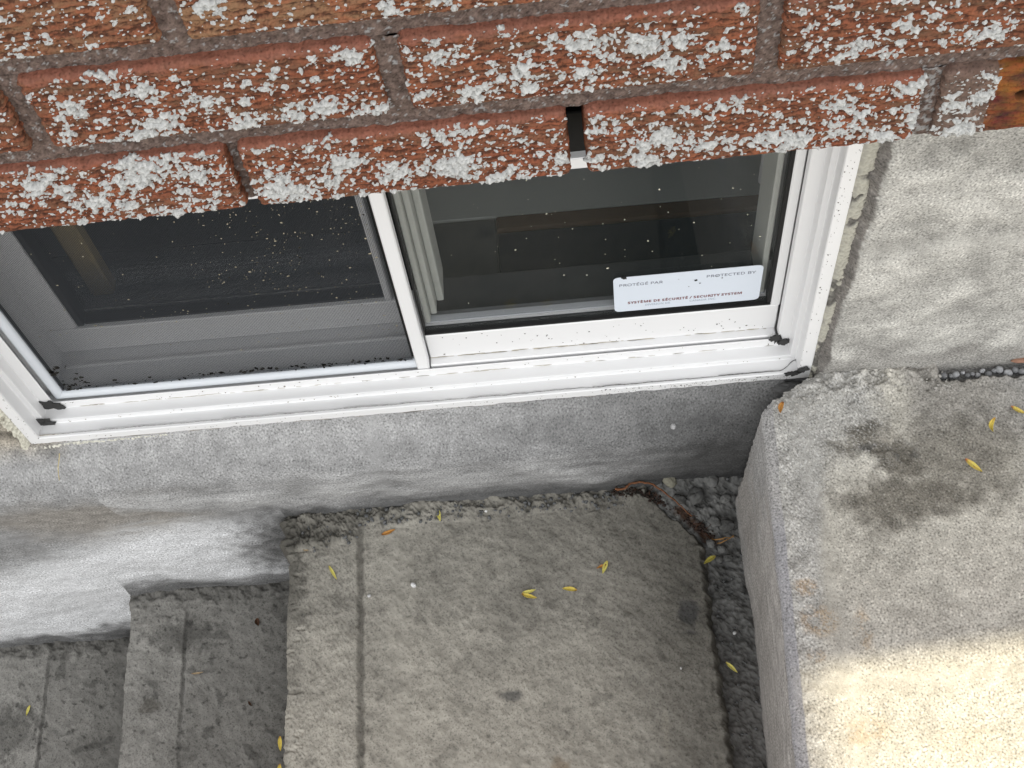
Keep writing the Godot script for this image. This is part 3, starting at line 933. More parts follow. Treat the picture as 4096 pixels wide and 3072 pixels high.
	for q in [[0.0672, 0.0695, -0.150, -0.141], [0.050, 0.0600, -0.160, -0.1495], [0.0066, 0.0300, -0.2190, -0.1655]]:  # last one made wide and dark: painted shade over the frame floor
		obj("inner_bead", box(-0.1246, 0.2150, q[0], q[1], q[2], q[3], 0.001), paint(g([0.30, 0.16, 0.05][int(q[2] * -100.0) - 15 if q[2] > -0.17 else 2], Vector3(0.95, 1.0, 1.06)), 0.5), fx)
	obj("inner_bead", box(0.2080, 0.2140, 0.070, YT, -0.190, -0.141, 0.001), inner, fx)
	flecks(fx, 75, Rect2(-0.10, 0.085, 0.30, 0.25), -0.1332, 0.0003, 0.0009, 78, "dust_fleck", Color(0.62, 0.60, 0.48))
	flecks(fx, 55, Rect2(-0.125, 0.022, 0.35, 0.038), -0.1288, 0.0003, 0.0008, 80, "grime_fleck", Color(0.10, 0.09, 0.08))
	# sticker on the pane
	var corners := [Vector2(0.0648, 0.0705), Vector2(0.2075, 0.0708), Vector2(0.2078, 0.1325), Vector2(0.0640, 0.1325)]
	var st := obj("security_sticker", rounded(corners, 0.0062, -0.1333, 0.0003), paint(Color(0.62, 0.67, 0.74), 0.4, 0.4), fx)
	st.set_meta("label", "pale blue alarm system sticker with bilingual text")
	var ink := paint(Color(0.17, 0.18, 0.21))
	var red := paint(Color(0.17, 0.06, 0.06))
	var faint := paint(Color(0.33, 0.38, 0.44))
	text(st, "PROTÉGÉ PAR", Vector3(0.0905, 0.1185, -0.1329), 0.0042, 0.042, ink)
	text(st, "PROTECTED BY", Vector3(0.1770, 0.1212, -0.1329), 0.0042, 0.047, ink)
	text(st, "SYSTÈME DE SÉCURITÉ / SECURITY SYSTEM", Vector3(0.1340, 0.0858, -0.1329), 0.0040, 0.112, red, true)
	text(st, "DIVISION DE                 CANADA INC.", Vector3(0.1300, 0.0795, -0.1329), 0.0026, 0.070, faint)
	for q in [[0.0745, 0.1318, 0.0026], [0.1438, 0.1162, 0.0016], [0.1478, 0.1105, 0.0008], [0.1690, 0.1165, 0.0008], [0.1372, 0.1062, 0.0005], [0.127, 0.121, 0.0004]]:
		obj("scratch", speck_shape(q[0], q[1], -0.1328, q[2], 0.0001, int(q[0] * 9999)), black, st)
	# grime smears where the frame corners were sealed
	var tar := paint(g(0.05), 0.9, 0.2)
	for q in [[-0.5250, 0.0150, -0.1150, 0.0080, 0.7], [-0.5185, 0.0130, -0.1145, 0.0060, 0.6], [-0.5365, 0.0045, -0.1008, 0.0080, 0.8], [-0.5310, 0.0020, -0.1004, 0.0060, 0.9]]:
		obj("grime_smear", speck_shape(q[0], q[1], q[2], q[3] * 1.35, 0.0006, int(absf(q[0]) * 99999), q[4]), tar, w)
	for q in [[0.2270, 0.0205, -0.1160, 0.0062, 0.7], [0.2345, 0.0140, -0.1148, 0.0048, 0.8], [0.2405, 0.0030, -0.0836, 0.0058, 0.6], [0.2500, 0.0085, -0.0836, 0.0048, 0.8]]:
		obj("grime_smear", speck_shape(q[0], q[1], q[2], q[3] * 1.25, 0.0012, int(q[0] * 99999), q[4]), tar, w)
	flecks(w, 150, Rect2(0.05, -0.0120, 0.19, 0.0118), -0.0848, 0.0002, 0.0007, 87, "grime_fleck", Color(0.13, 0.12, 0.11))
	flecks(w, 60, Rect2(-0.53, 0.0060, 0.755, 0.0016), -0.1157, 0.0002, 0.0005, 90, "grime_line", Color(0.46, 0.43, 0.38), 16.0)
	flecks(w, 70, Rect2(-0.535, -0.0128, 0.77, 0.0022), -0.0848, 0.0002, 0.0006, 91, "grime_line", Color(0.36, 0.34, 0.31), 14.0)
	flecks(fx, 70, Rect2(-0.125, 0.0192, 0.345, 0.0016), -0.1288, 0.0002, 0.0005, 92, "grime_line", Color(0.44, 0.40, 0.33), 16.0)
	flecks(w, 45, Rect2(-0.51, 0.0065, 0.73, 0.011), -0.1157, 0.0003, 0.0008, 88, "grime_fleck", Color(0.2, 0.18, 0.15))
	flecks(w, 60, Rect2(-0.53, 0.0002, 0.76, 0.0055), -0.1018, 0.0003, 0.0009, 89, "grime_fleck", Color(0.3, 0.27, 0.22))
	flecks(w, 90, Rect2(-0.53, -0.0125, 0.775, 0.012), -0.0848, 0.0002, 0.0006, 81, "grime_fleck", Color(0.16, 0.15, 0.13))
	flecks(w, 70, Rect2(0.2470, 0.0, 0.012, 0.37), -0.0848, 0.0002, 0.0007, 82, "grime_fleck", Color(0.10, 0.09, 0.08))
	flecks(w, 70, Rect2(-0.553, -0.01, 0.012, 0.37), -0.0848, 0.0002, 0.0007, 83, "grime_fleck", Color(0.14, 0.13, 0.11))
	sealant(w)

func wire(f: Flat, a: Vector3, b: Vector3, s: Vector3, t: Vector3) -> void:
	f.face([a - s + t, a + s + t, b + s + t, b - s + t] if s.x > 0 else [a + t - s, b + t - s, b + t + s, a + t + s])
	f.face([a + s + t, a + s - t, b + s - t, b + s + t] if s.x > 0 else [a + s + t, b + s + t, b + s - t, a + s - t])
	f.face([a - s - t, a - s + t, b - s + t, b - s - t] if s.x > 0 else [a - s - t, b - s - t, b - s + t, a - s + t])

func tube_frame() -> ArrayMesh:
	var f := Flat.new()
	var n := 10
	var r := 0.0060
	var pts := [Vector3(-0.516, 0.352, -0.1265), Vector3(-0.516, 0.0200, -0.1265), Vector3(-0.1400, 0.0200, -0.1265)]
	# two mitred half-round tubes
	for leg in 2:
		var a: Vector3 = pts[leg]
		var b: Vector3 = pts[leg + 1]
		for k in n:
			var q := []
			for e in [[0, k], [1, k], [1, k + 1], [0, k + 1]]:
				var ang: float = PI * e[1] / n
				var side := cos(ang) * r
				var up := pow(sin(ang), 0.7) * 0.0065
				var v := a if e[0] == 0 else b
				if leg == 0:
					v += Vector3(side, 0, up)
					if e[0] == 1: v.y += side
				else:
					v += Vector3(0, side, up)
					if e[0] == 0: v.x += side
				q.append(v)
			var nn: Vector3 = (q[1] - q[0]).cross(q[2] - q[0])
			if nn.z < 0 or (absf(nn.z) < 1e-12): q.reverse()
			f.face(q)
	return f.mesh()

func flecks(parent: Node3D, count: int, area: Rect2, z: float, r0: float, r1: float, s: int, called: String, c: Color, long := 1.0) -> void:
	rng.seed = s
	var f := Flat.new()
	var heaps := []
	for k in 9: heaps.append(Vector2(rng.randf(), rng.randf()))
	for k in count:
		var p := Vector2(area.position.x + area.size.x * rng.randf(), area.position.y + area.size.y * rng.randf())
		if rng.randf() < 0.55:                 # most lie in loose clusters
			var hp: Vector2 = heaps[rng.randi() % 9]
			p = area.position + area.size * Vector2(clampf(hp.x + rng.randfn(0, 0.07), 0, 1), clampf(hp.y + rng.randfn(0, 0.07), 0, 1))
		var r := r0 + (r1 - r0) * pow(rng.randf(), 2.5)
		var q := []
		var sides := 7
		var st := rng.randf_range(0.7, 1.8) * long
		for e in sides:
			var a := TAU * e / sides
			var rr := r * rng.randf_range(0.35, 1.25)
			q.append(Vector3(p.x + cos(a) * rr * st, p.y + sin(a) * rr * 1.3, z + 0.0002))
		f.face(q)
		for e in sides:
			var u: Vector3 = q[e]
			var v: Vector3 = q[(e + 1) % sides]
			f.face([u, u - Vector3(0, 0, 0.0003), v - Vector3(0, 0, 0.0003), v])
	obj(called, f.mesh(), paint(c, 0.95, 0.1), parent, "stuff")

func plate(out: PackedVector2Array, z: float, thick: float) -> ArrayMesh:
	var f := Flat.new()
	if Geometry2D.is_polygon_clockwise(out): out.reverse()
	var tri := Geometry2D.triangulate_polygon(out)
	for k in range(0, tri.size(), 3):
		var q := []
		for e in 3: q.append(Vector3(out[tri[k + e]].x, out[tri[k + e]].y, z + thick))
		if (q[1] - q[0]).cross(q[2] - q[0]).z < 0: q.reverse()
		f.face(q)
	for k in out.size():
		var a := out[k]
		var b := out[(k + 1) % out.size()]
		f.face([Vector3(a.x, a.y, z + thick), Vector3(a.x, a.y, z), Vector3(b.x, b.y, z), Vector3(b.x, b.y, z + thick)])
	return f.mesh()

func rounded(c: Array, r: float, z: float, thick: float) -> ArrayMesh:
	var out := PackedVector2Array()
	for k in 4:
		var p: Vector2 = c[k]
		var a: Vector2 = p + (c[(k + 3) % 4] - p).normalized() * r
		var b: Vector2 = p + (c[(k + 1) % 4] - p).normalized() * r
		for e in 7:
			var t := e / 6.0
			out.append(a.lerp(p, t).lerp(p.lerp(b, t), t))
	return plate(out, z, thick)

func speck_shape(x: float, y: float, z: float, r: float, thick: float, s: int, squash := 0.8) -> ArrayMesh:
	var n := nz(0.9, s, 3)
	var out := PackedVector2Array()
	var tilt := fmod(s * 0.37, 3.0)
	for k in 26:
		var a := TAU * k / 26
		var rr := r * (1.0 + 0.8 * n.get_noise_2d(cos(a) * 2.2, sin(a) * 2.2))
		out.append(Vector2(x, y) + (Vector2(cos(a), sin(a) * squash) * rr).rotated(tilt))
	return plate(out, z, thick)

func text(parent: Node3D, words: String, at: Vector3, tall: float, wide: float, m: Material, bold := false) -> void:
	var t := TextMesh.new()
	var font := SystemFont.new()
	font.font_names = PackedStringArray(["Droid Sans"])
	if bold: font.font_weight = 700
	t.font = font
	t.text = words
	t.font_size = 40
	t.pixel_size = tall / 29.0
	t.depth = 0.0002
	t.curve_step = 2.0
	var o := obj("lettering", t, m, parent)
	o.position = at
	var ab := t.get_aabb()
	if ab.size.x > 0.0: o.scale = Vector3(wide / ab.size.x, 1, 1)

# ragged beads of cream sealant outside the jambs
func sealant(w: Node3D) -> void:
	var m := vertex_paint(0.8, 0.35)
	var e := nz(95.0, 411, 4)
	var n := nz(240.0, 412, 3)
	var big := nz(26.0, 413, 2)
	var f := func(u: float, v: float) -> Vector3:
		var lo := 0.2575
		var hi := 0.2735 + 0.0018 * e.get_noise_2d(0.0, v) + 0.002 * big.get_noise_2d(3.0, v) - 0.008 * sm(0.06, -0.02, v)
		var x := lerpf(lo, hi, u)
		var q := n.get_noise_2d(x, v)
		var c := g(0.37 * (1.0 + 0.3 * q), Vector3(1.03, 1.0, 0.86))
		var gone := sm(0.12, 0.34, big.get_noise_2d(x * 1.3, v) + 0.5 * e.get_noise_2d(x, v) + 0.25 * sm(0.16, 0.0, v))
		c = c.lerp(g(0.10 * (1.0 + 0.5 * q), Vector3(1.05, 1, 0.92)), gone)
		c = c.lerp(g(0.28, Vector3(1.03, 1, 0.9)), sm(0.45, 0.1, u) * sm(-0.1, 0.25, e.get_noise_2d(x + 3, v)) * 0.8)
		cc = c
		return Vector3(x, v, -0.0862 + 0.0032 * sin(u * PI) + 0.0022 * q * u - 0.004 * sm(0.85, 1.0, u) - 0.0016 * gone)
	obj("sealant_bead", sheet(steps_of(0, 1, 0.05), steps_of(-0.012, 0.375, 0.0011), f), m, w)
	var f2 := func(u: float, v: float) -> Vector3:
		var hi := 0.012 + 0.006 * e.get_noise_2d(5.0, v) + 0.004 * big.get_noise_2d(8.0, v)
		var x := -0.5525 - hi * (1.0 - u)
		var q := n.get_noise_2d(x, v)
		var c := g(0.52 * (1.0 + 0.35 * q), Vector3(1.03, 1.0, 0.85))
		c = c.lerp(g(0.2, Vector3(1.1, 1, 0.8)), sm(0.2, 0.42, big.get_noise_2d(x * 2.0, v + 4.0)) * 0.8)
		cc = c
		return Vector3(x, v, -0.0868 + 0.0042 * sin(u * PI) + 0.0035 * q - 0.005 * sm(0.15, 0.0, u))
	obj("sealant_bead", sheet(steps_of(0, 1, 0.05), steps_of(-0.016, 0.375, 0.0011), f2), m, w)
	var f3 := func(u: float, v: float) -> Vector3:
		var low := 0.0075 * sm(-0.50, -0.548, u) + 0.0035 + 0.004 * e.get_noise_2d(u, 7.0) + 0.003 * big.get_noise_2d(u, 9.0)
		low *= sm(-0.33, -0.44, u)
		var y := -0.0125 - maxf(low, 0.0002) * (1.0 - v)
		var q := n.get_noise_2d(u, y)
		cc = g(0.50 * (1.0 + 0.4 * q), Vector3(1.02, 1.0, 0.88))
		return Vector3(u, y, -0.0858 + 0.0035 * sin(v * PI) * sm(-0.30, -0.5, u) + 0.002 * q - 0.003 * sm(0.2, 0.0, v))
	obj("sealant_bead", sheet(steps_of(-0.563, -0.34, 0.0011), steps_of(0, 1, 0.07), f3), m, w)
	# grey mortar lump under the right corner
	var l := obj("mortar_lump", stone(0.0105, 431, 0.55, 0.10, Vector3.ONE, 14), vertex_paint(), w)
	l.position = Vector3(0.238, -0.020, -0.078)
	l.scale = Vector3(2.1, 1.3, 1.2)

# ---------------------------------------------------------------- crumbled cement between tread and landing, loose stones
func build_rubble() -> void:
	var vm := vertex_paint(0.92, 0.2)
	var a := nz(38.0, 501, 3)
	var b := nz(110.0, 502, 3)
	var cell := nz(75.0, 503, 2)
	cell.noise_type = FastNoiseLite.TYPE_CELLULAR
	var fine := nz(500.0, 504, 2)
	var f := func(u: float, v: float) -> Vector3:
		var n0 := a.get_noise_2d(u, v)
		var n1 := b.get_noise_2d(u, v)
		var n2 := cell.get_noise_2d(u + 0.012 * n0, v + 0.012 * n1)
		var n3 := fine.get_noise_2d(u, v)
		var heap := 0.020 * sm(0.04, -0.055, v) * sm(0.075, 0.12, u) + 0.022 * sm(-0.045, -0.085, v) * sm(0.06, 0.16, u)
		var y := -0.6965 + heap + 0.004 * n0 + 0.0022 * n1 - 0.003 * n2 * sm(0.03, -0.03, v) + 0.0006 * n3
		var c := g(0.115 * (1.0 + 0.5 * n0 + 0.5 * n1 + 0.3 * n3), Vector3(1.0, 1.0, 0.97))
		c = c.lerp(g(0.13, Vector3(1.04, 1, 0.95)), sm(0.05, 0.22, v) * 0.55)
		# dark root humus along the broken edge of the tread
		var ab := Vector2(0.034, 0.036)
		var ap := Vector2(u - 0.127, v + 0.032)
		var along := clampf(ap.dot(ab) / ab.length_squared(), 0.0, 1.0)
		var hum := sm(0.0075, 0.002, (ap - ab * along).length() + 0.004 * n1)
		c = c.lerp(Color(0.035, 0.018, 0.011) * (1.0 + n3), hum * 0.9)
		cc = c
		return Vector3(u, y, v)
	tag(obj("rubble_bed", sheet(steps_of(0.045, 0.215, 0.0012), steps_of(-0.098, 0.32, 0.0012), f, true), vm), "dark crumbled cement filling the gap between tread and landing", "rubble", "", "stuff")
	# lumps, each a thing
	var protos := []
	for k in 6: protos.append(stone(1.0, 520 + k, 0.62, 0.085 + 0.022 * (k % 3), Vector3(1.0, 1.0, 0.97)))
	var lumps := [
		[0.1185, -0.0665, 0.0135, 1, "yellowish grey pitted stone lying against the wall behind the twig"],
		[0.0800, -0.0705, 0.0075, 2, "small smooth grey lump at the wall just left of the pitted stone"],
		[0.0980, -0.0690, 0.0080, 3, "flat bluish lump between the wall and the twig"],
		[0.1290, -0.0430, 0.0085, 0, "round grey lump just right of the middle of the twig"],
		[0.1480, -0.0450, 0.0125, 4, "largest rounded grey lump in the corner heap"],
		[0.1660, -0.0600, 0.0130, 5, "broad grey crust in the corner heap by the landing"],
		[0.1560, -0.0740, 0.0105, 1, "dull grey lump right under the foundation wall corner"],
		[0.1780, -0.0780, 0.0110, 3, "grey slab tucked in the corner of wall and landing"],
		[0.1800, -0.0390, 0.0070, 2, "small lump leaning on the landing face in the heap"],
		[0.1660, -0.0150, 0.0085, 4, "flat grey lump in front of the heap"],
		[0.1790, -0.0095, 0.0100, 0, "pale grey lump just above the tan fibres"],
		[0.1700, 0.0150, 0.0070, 5, "pale lump left of the longest pale lump below the fibres"],
		[0.1762, 0.0255, 0.0080, 3, "longest pale lump below the fibres"],
		[0.1660, 0.0260, 0.0065, 1, "pale lump touching the olive leaflet"],
		[0.1585, 0.0080, 0.0060, 2, "dark lump at the broken edge of the tread"],
	]
	for l in lumps:
		var o := obj("cement_lump", protos[l[3]], vm)
		var y := -0.6905 + 0.020 * sm(0.04, -0.055, l[1]) + 0.022 * sm(-0.045, -0.085, l[1]) * sm(0.06, 0.16, l[0])
		o.position = Vector3(l[0], y, l[1])
		o.rotation = Vector3(0.2, l[0] * 71.0, 0.15)
		o.scale = Vector3.ONE * l[2] * 0.92
		tag(o, l[4], "lump", "crumbled cement lumps in the gap")
	# the first is a different, yellower stone
	var pit := stone(0.0135, 541, 0.75, 0.19, Vector3(1.04, 1.0, 0.80), 14)
	var first: MeshInstance3D = get_node("cement_lump")
	first.mesh = pit
	first.scale = Vector3(1.15, 1.0, 0.85)
	# crumbs too many to count
	var mm := MultiMesh.new()
	mm.transform_format = MultiMesh.TRANSFORM_3D
	mm.mesh = stone(1.0, 560, 0.7, 0.12, Vector3(0.98, 1.0, 1.01), 4)
	rng.seed = 561
	var where := []
	for k in 300:
		var q := Vector3(rng.randf_range(0.10, 0.195), 0, rng.randf_range(-0.085, 0.30))
		if q.x < 0.150 and q.z > 0.0: q.x += 0.03
		if q.z < 0.0 and q.x < 0.150 + q.z * 0.9: continue
		var r := 0.0005 + 0.0018 * pow(rng.randf(), 4.0)
		q.y = -0.6965 + 0.020 * sm(0.04, -0.055, q.z) + 0.022 * sm(-0.045, -0.085, q.z) * sm(0.06, 0.16, q.x) + 0.002
		where.append([q, r])
	for k in 420:                              # along the wall behind the first tread
		var q := Vector3(rng.randf_range(-0.315, 0.07), -0.675, rng.randf_range(-0.063, -0.040))
		if q.x < -0.24: q.z += rng.randf_range(0.0, 0.026)
		where.append([q, 0.0006 + 0.0026 * pow(rng.randf(), 3.0)])
	mm.instance_count = where.size()
	for k in where.size():
		var r: float = where[k][1]
		mm.set_instance_transform(k, Transform3D(Basis.from_euler(Vector3(rng.randf() * 6, rng.randf() * 6, rng.randf() * 6)).scaled(Vector3.ONE * r), where[k][0]))
	var mi := MultiMeshInstance3D.new()
	mi.name = "cement_crumbs"
	mi.multimesh = mm
	mi.material_override = vm
	add_child(mi, true)
	tag(mi, "fine cement crumbs strewn in the gap and along the wall", "crumbs", "", "stuff")
	var pale := MultiMesh.new()
	pale.transform_format = MultiMesh.TRANSFORM_3D
	pale.mesh = stone(1.0, 565, 0.6, 0.34, Vector3(1.03, 1.0, 0.93), 6)
	where.clear()
	for k in 200:                              # spilled along the back of the landing
		var q := Vector3(rng.randf_range(0.215, 0.39), -0.458, rng.randf_range(-0.074, -0.048))
		if q.x < 0.27: q.z += (0.27 - q.x) * 0.55
		where.append([q, 0.0007 + 0.0024 * pow(rng.randf(), 3.0)])
	pale.instance_count = where.size()
	for k in where.size():
		var r: float = where[k][1]
		pale.set_instance_transform(k, Transform3D(Basis.from_euler(Vector3(0.3, rng.randf() * 6, 0.2)).scaled(Vector3.ONE * r), where[k][0]))
	var spilled := MultiMeshInstance3D.new()
	spilled.name = "spilled_mortar"
	spilled.multimesh = pale
	spilled.material_override = vm
	add_child(spilled, true)
	tag(spilled, "pale mortar crumbs spilled along the back edge of the landing", "crumbs", "", "stuff")
	# loose stones in the open joint at the back of the landing
	var ordinals := ["first", "second", "third", "fourth", "fifth", "sixth", "seventh", "eighth", "ninth", "tenth", "eleventh", "twelfth", "thirteenth", "fourteenth", "fifteenth", "sixteenth", "seventeenth", "eighteenth", "nineteenth", "twentieth"]
	var chips := []
	for k in 4: chips.append(stone(1.0, 581 + 2 * k, 0.8, 0.20 + 0.07 * k, Vector3(0.98, 1.0, 1.03), 5))
	rng.seed = 590
	var x := 0.3885
	var k := 0
	while x < 0.478:
		var r := rng.randf_range(0.0032, 0.0062)
		var o := obj("gravel_stone", chips[k % 4], vm)
		o.position = Vector3(x, -0.468, -0.0655 + rng.randf_range(-0.003, 0.002))
		o.rotation = Vector3(rng.randf() * 3, rng.randf() * 6, rng.randf() * 3)
		o.scale = Vector3.ONE * r
		tag(o, ordinals[k] + " grey gravel stone from the left in the joint behind the landing", "stone", "gravel stones in the joint behind the landing")
		x += r * 1.35
		k += 1
	var rb := obj("brick_chip", stone(0.0085, 595, 0.5, 0.17, Vector3(1.5, 0.85, 0.6)), vm)
	rb.position = Vector3(0.468, -0.4605, -0.0735)
	rb.scale = Vector3(1.7, 0.7, 0.7)
	tag(rb, "reddish brown brick chip lying on the gravel behind the landing", "chip")
	var pebbles := [[-0.1773, -0.6775, 0.0328, 0.0042, 0.62, "largest white pebble on the upper tread right of the groove"], [-0.2273, -0.678, 0.0412, 0.0028, 0.50, "small white pebble beside the groove of the upper tread"], [-0.0917, -0.676, -0.0490, 0.0022, 0.75, "white crumb near the wall on the upper tread"], [0.1085, -0.678, 0.1500, 0.0016, 0.5, "tiny pale pebble in the middle right of the upper tread"], [0.1720, -0.690, 0.112, 0.0028, 0.45, "pale crumb in the gap above the slim leaflet"], [0.1154, -0.4905, -0.0455, 0.0032, 0.35, "grey nub with a white fleck on the foundation wall"]]
	for q in pebbles:
		var o := obj("pebble", stone(q[3], int(absf(q[0]) * 9000), 0.8, q[4]), vm)
		o.position = Vector3(q[0], q[1], q[2])
		o.rotation.y = q[0] * 40.0
		tag(o, q[5], "pebble")

# ---------------------------------------------------------------- yellow leaflets
func leaflet(length: float, width: float, bend: float, tone: Array, s: int) -> ArrayMesh:
	var n := nz(3.0, s, 2)
	var top := PackedFloat32Array()
	var f := func(u: float, v: float) -> Vector3:
		var w := width * pow(sin(PI * clampf(0.04 + 0.93 * u, 0, 1)), 0.75) * (1.0 - 0.35 * u)
		var q := n.get_noise_2d(u * 3.0, v)
		var c: Color = (tone[0] as Color).lerp(tone[1], clampf(sm(0.25, 0.0, u) + 0.6 * sm(0.1, 0.5, q), 0.0, 1.0))
		c *= 1.0 + 0.25 * q - 0.25 * sm(0.25, 0.0, absf(v))
		cc = Color(c.r, c.g, c.b)
		return Vector3((u - 0.5) * length, 0.0006 + absf(v) * w * 0.45 + bend * length * (u - 0.5) * (u - 0.5) * 1.6 + 0.0006 * q, v * w + bend * length * 0.35 * sin(u * PI))
	var under := func(u: float, v: float) -> Vector3:
		var p: Vector3 = f.call(u, v)
		return p - Vector3(0, 0.00035, 0)
	var a := sheet(steps_of(0, 1, 0.07), steps_of(-1, 1, 0.2), f, true)
	var b := sheet(steps_of(0, 1, 0.07), steps_of(-1, 1, 0.2), under)
	var st := SurfaceTool.new()
	st.append_from(a, 0, Transform3D())
	st.append_from(b, 0, Transform3D())
	return st.commit()

func build_leaves() -> void:
	var m := vertex_paint(0.6, 0.35)
	m.backlight_enabled = true
	m.backlight = Color(0.25, 0.22, 0.05)
	var yellow := [Color(0.62, 0.50, 0.10), Color(0.40, 0.22, 0.05)]
	var lemon := [Color(0.66, 0.60, 0.16), Color(0.55, 0.46, 0.12)]
	var orange := [Color(0.50, 0.24, 0.06), Color(0.22, 0.08, 0.02)]
	var olive := [Color(0.34, 0.30, 0.06), Color(0.25, 0.20, 0.05)]
	var pinkish := [Color(0.62, 0.52, 0.12), Color(0.45, 0.16, 0.07)]
	var straw := [Color(0.42, 0.32, 0.20), Color(0.28, 0.18, 0.10)]
	var brown := [Color(0.045, 0.022, 0.012), Color(0.10, 0.04, 0.015)]
	var T := -0.6785
	var B := -0.4600
	# ax, az, bx, bz (stalk end to tip), y, half width, bend, colours, label
	var list := [
		[0.2235, -0.0455, 0.2190, -0.0335, B + 0.003, 0.0022, 0.25, orange, "curled orange leaflet on the back left corner of the landing"],
		[-0.1475, -0.0580, -0.1445, -0.0410, T + 0.002, 0.0022, 0.05, lemon, "upright yellow leaflet near the wall on the upper tread"],
		[-0.2550, -0.0375, -0.2622, -0.0275, T + 0.002, 0.0014, 0.2, orange, "small orange leaflet among the crumbs left of the groove"],
		[-0.2125, -0.0308, -0.1970, -0.0362, T, 0.0020, 0.1, orange, "orange brown leaflet lying across, just right of the groove"],
		[-0.3040, -0.0225, -0.2960, -0.0185, T, 0.0012, 0.3, straw, "dull orange scrap near the left edge of the upper tread"],
		[-0.2730, 0.0018, -0.2640, 0.0190, T, 0.0015, 0.0, lemon, "slim yellow leaflet on the nosing of the upper tread"],
		[-0.0570, 0.0530, -0.0405, 0.0590, T, 0.0021, 0.05, yellow, "lower half of the yellow leaflet pair in the middle of the tread"],
		[-0.0560, 0.0520, -0.0412, 0.0498, T + 0.001, 0.0017, 0.1, lemon, "upper half of the yellow leaflet pair in the middle of the tread"],
		[0.0045, 0.0538, -0.0115, 0.0505, T, 0.0022, 0.1, yellow, "yellow leaflet lying across, right of the leaflet pair"],
		[0.0410, 0.0225, 0.0345, 0.0370, T + 0.001, 0.0022, 0.05, lemon, "larger yellow blade of the crossed leaflets farther right"],
		[0.0395, 0.0270, 0.0282, 0.0305, T + 0.0008, 0.0014, 0.15, orange, "brownish cross blade of the crossed leaflets farther right"],
		[0.1620, 0.0240, 0.1480, 0.0320, T - 0.006, 0.0024, 0.05, olive, "olive leaflet on the right edge of the upper tread"],
		[0.1580, 0.1440, 0.1690, 0.1565, -0.6895, 0.0017, 0.0, lemon, "slim yellow leaflet on the rubble in the gap"],
		[0.4250, -0.0100, 0.4200, 0.0050, B, 0.0020, 0.45, yellow, "curved yellow leaflet near the damp stain on the landing"],
		[0.3880, 0.0305, 0.4010, 0.0450, B, 0.0025, 0.05, pinkish, "yellow leaflet with red stalk end on the landing"],
		[0.4440, -0.0220, 0.4560, -0.0130, B, 0.0020, 0.1, pinkish, "yellow brown leaflet at the right edge on the landing"],
		[-0.7555, 0.0245, -0.7590, 0.0385, -1.0485, 0.0017, 0.1, lemon, "pale yellow leaflet on the lowest step"],
		[-0.3245, 0.1905, -0.3235, 0.2065, T - 0.002, 0.0019, 0.05, yellow, "yellow leaflet on the left edge of the upper tread"],
		[-0.3238, 0.2200, -0.3245, 0.2330, T - 0.002, 0.0019, 0.05, yellow, "yellow leaflet at the very bottom of the upper tread's left edge"],
		[-0.4850, 0.0492, -0.4700, 0.0480, -0.8858, 0.0010, 0.1, straw, "dry straw scrap on the middle step"],
		[-0.4035, -0.0165, -0.4015, -0.0065, -0.8852, 0.0028, 0.3, brown, "dark brown dead leaf scrap on the middle step"],
		[-0.4110, 0.0900, -0.4060, 0.0960, -0.8856, 0.0013, 0.3, brown, "tiny reddish brown scrap toward the front of the middle step"],
	]
	for k in list.size():
		var q: Array = list[k]
		var a := Vector3(q[0], q[4], q[1])
		var b := Vector3(q[2], q[4], q[3])
		var o := obj("fallen_leaflet", leaflet(a.distance_to(b), q[5] * 1.35, q[6], q[7], 700 + k), m)
		o.position = (a + b) / 2
		o.rotation.y = -atan2(b.z - a.z, b.x - a.x)
		tag(o, q[8], "leaflet", "fallen yellow leaflets")

# ---------------------------------------------------------------- twig, fibres, straw
func stick(points: Array, r0: float, r1: float, c: Color, s: int) -> ArrayMesh:
	var curve := Curve3D.new()
	for k in points.size():
		var p: Vector3 = points[k]
		var t: Vector3 = (points[mini(k + 1, points.size() - 1)] - points[maxi(k - 1, 0)]) / 6.0
		curve.add_point(p, -t, t)
	curve.bake_interval = 0.001
	var len := curve.get_baked_length()
	var n := nz(260.0, s, 2)
	var f := func(u: float, v: float) -> Vector3:
		var p := curve.sample_baked(u * len)
		var t := (curve.sample_baked(minf(u * len + 0.001, len)) - curve.sample_baked(maxf(u * len - 0.001, 0))).normalized()
		var side := t.cross(Vector3.UP).normalized()
		var up := side.cross(t)
		var q := n.get_noise_2d(u * len, v * 0.002)
		var r := lerpf(r0, r1, u) * (1.0 + 0.45 * q)
		var cx := c * (1.0 + 0.6 * n.get_noise_2d(u * len + 3, v * 0.004))
		cc = Color(cx.r, cx.g, cx.b)
		return p + (side * cos(v) + up * sin(v)) * r + Vector3(0, 0.0008 * n.get_noise_2d(u * len * 0.3, 5), 0.0015 * n.get_noise_2d(u * len * 0.25, 9))
	return sheet(steps_of(0, 1, 1.0 / maxi(8, int(len / 0.0012))), steps_of(0, TAU, TAU / 8), f)

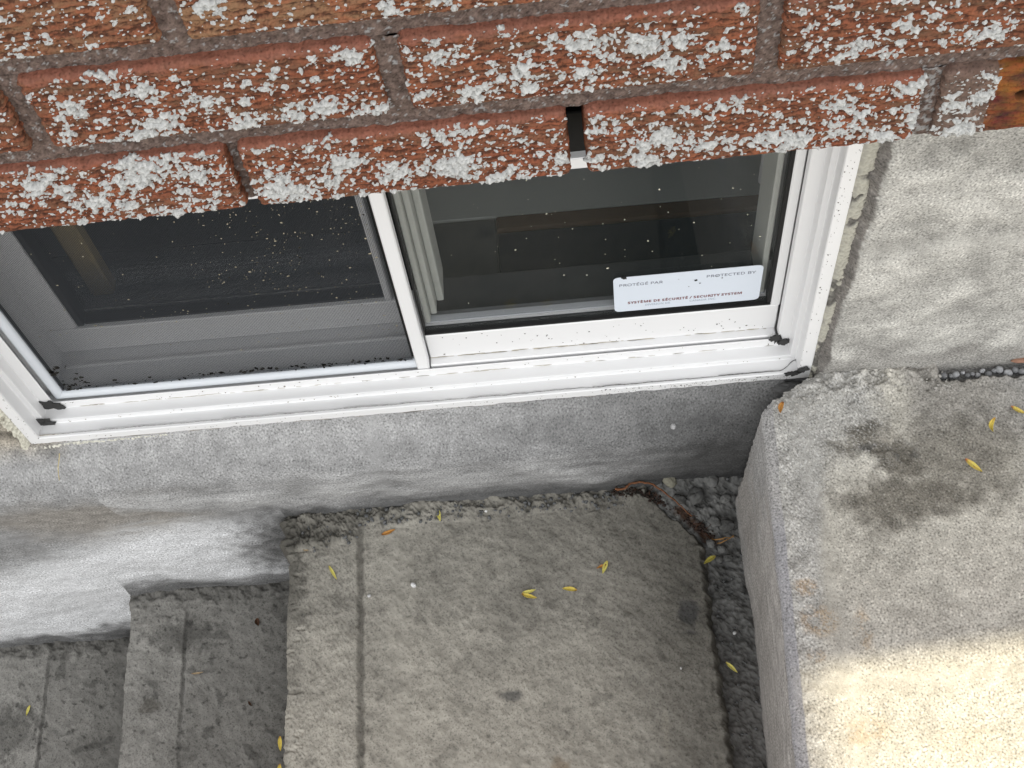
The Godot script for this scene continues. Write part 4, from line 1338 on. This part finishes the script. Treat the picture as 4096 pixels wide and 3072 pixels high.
func build_twig() -> void:
	var m := vertex_paint(0.85, 0.25)
	var bark := Color(0.15, 0.068, 0.036)
	var t := thing("root_twig", "reddish brown root twig curving along the back of the tread", "twig")
	obj("stem", stick([Vector3(0.0572, -0.6640, -0.0590), Vector3(0.0680, -0.6625, -0.0575), Vector3(0.0765, -0.6600, -0.0628), Vector3(0.0954, -0.6590, -0.0600), Vector3(0.1060, -0.6600, -0.0535), Vector3(0.1160, -0.6610, -0.0440), Vector3(0.1290, -0.6640, -0.0310), Vector3(0.1400, -0.6690, -0.0195)], 0.0015, 0.0006, bark, 801), m, t)
	rng.seed = 803
	for k in 16:
		var u := rng.randf()
		var p := Vector3(0.060, -0.666, -0.060).lerp(Vector3(0.155, -0.678, -0.004), u) + Vector3(0, 0, -0.016 * sin(u * PI) + rng.randf_range(-0.004, 0.006))
		var d := Vector3(rng.randf_range(-0.01, 0.01), rng.randf_range(-0.001, 0.004), rng.randf_range(-0.008, 0.008))
		obj("rootlet", stick([p, p + d * 0.5 + Vector3(0.001, 0.001, 0), p + d], 0.0004, 0.0002, Color(0.06, 0.028, 0.016), 810 + k), m, t)
	# crumbly dark humus under the twig
	var mm := MultiMesh.new()
	mm.transform_format = MultiMesh.TRANSFORM_3D
	mm.mesh = stone(1.0, 830, 0.7, 0.028, Vector3(1.3, 0.95, 0.8), 4)
	mm.instance_count = 260
	for k in 260:
		var u := rng.randf()
		var p := Vector3(0.055, -0.672, -0.061).lerp(Vector3(0.160, -0.684, 0.0), u) + Vector3(rng.randf_range(-0.004, 0.004), 0, -0.016 * sin(u * PI) + rng.randf_range(-0.005, 0.006))
		mm.set_instance_transform(k, Transform3D(Basis.from_euler(Vector3(rng.randf() * 6, rng.randf() * 6, 0)).scaled(Vector3.ONE * rng.randf_range(0.0007, 0.0022)), p))
	var mi := MultiMeshInstance3D.new()
	mi.name = "root_humus"
	mi.multimesh = mm
	mi.material_override = m
	add_child(mi, true)
	tag(mi, "dark brown root crumbs along the twig and the broken tread edge", "humus", "", "stuff")
	var fb := thing("dry_fibres", "bundle of tan dry fibres lying on the rubble beside the landing", "fibres")
	for q in [[0.158, 0.0040, 0.1860, 0.0020, -0.686], [0.160, 0.0015, 0.1750, 0.0050, -0.687], [0.166, 0.0085, 0.1855, 0.0015, -0.685]]:
		obj("fibre", stick([Vector3(q[0], q[4], q[1]), Vector3((q[0] + q[2]) / 2, q[4] + 0.002, (q[1] + q[3]) / 2 + 0.001), Vector3(q[2], q[4], q[3])], 0.0007, 0.0004, Color(0.30, 0.17, 0.07), 850 + int(q[0] * 1000)), m, fb)
	var sw := obj("straw", stick([Vector3(-0.5205, -0.4870, -0.0700), Vector3(-0.5255, -0.5000, -0.0590), Vector3(-0.5290, -0.5150, -0.0520)], 0.0006, 0.0004, Color(0.45, 0.38, 0.22), 870), m)
	tag(sw, "thin pale straw hanging on the wall below the window's left corner", "straw")
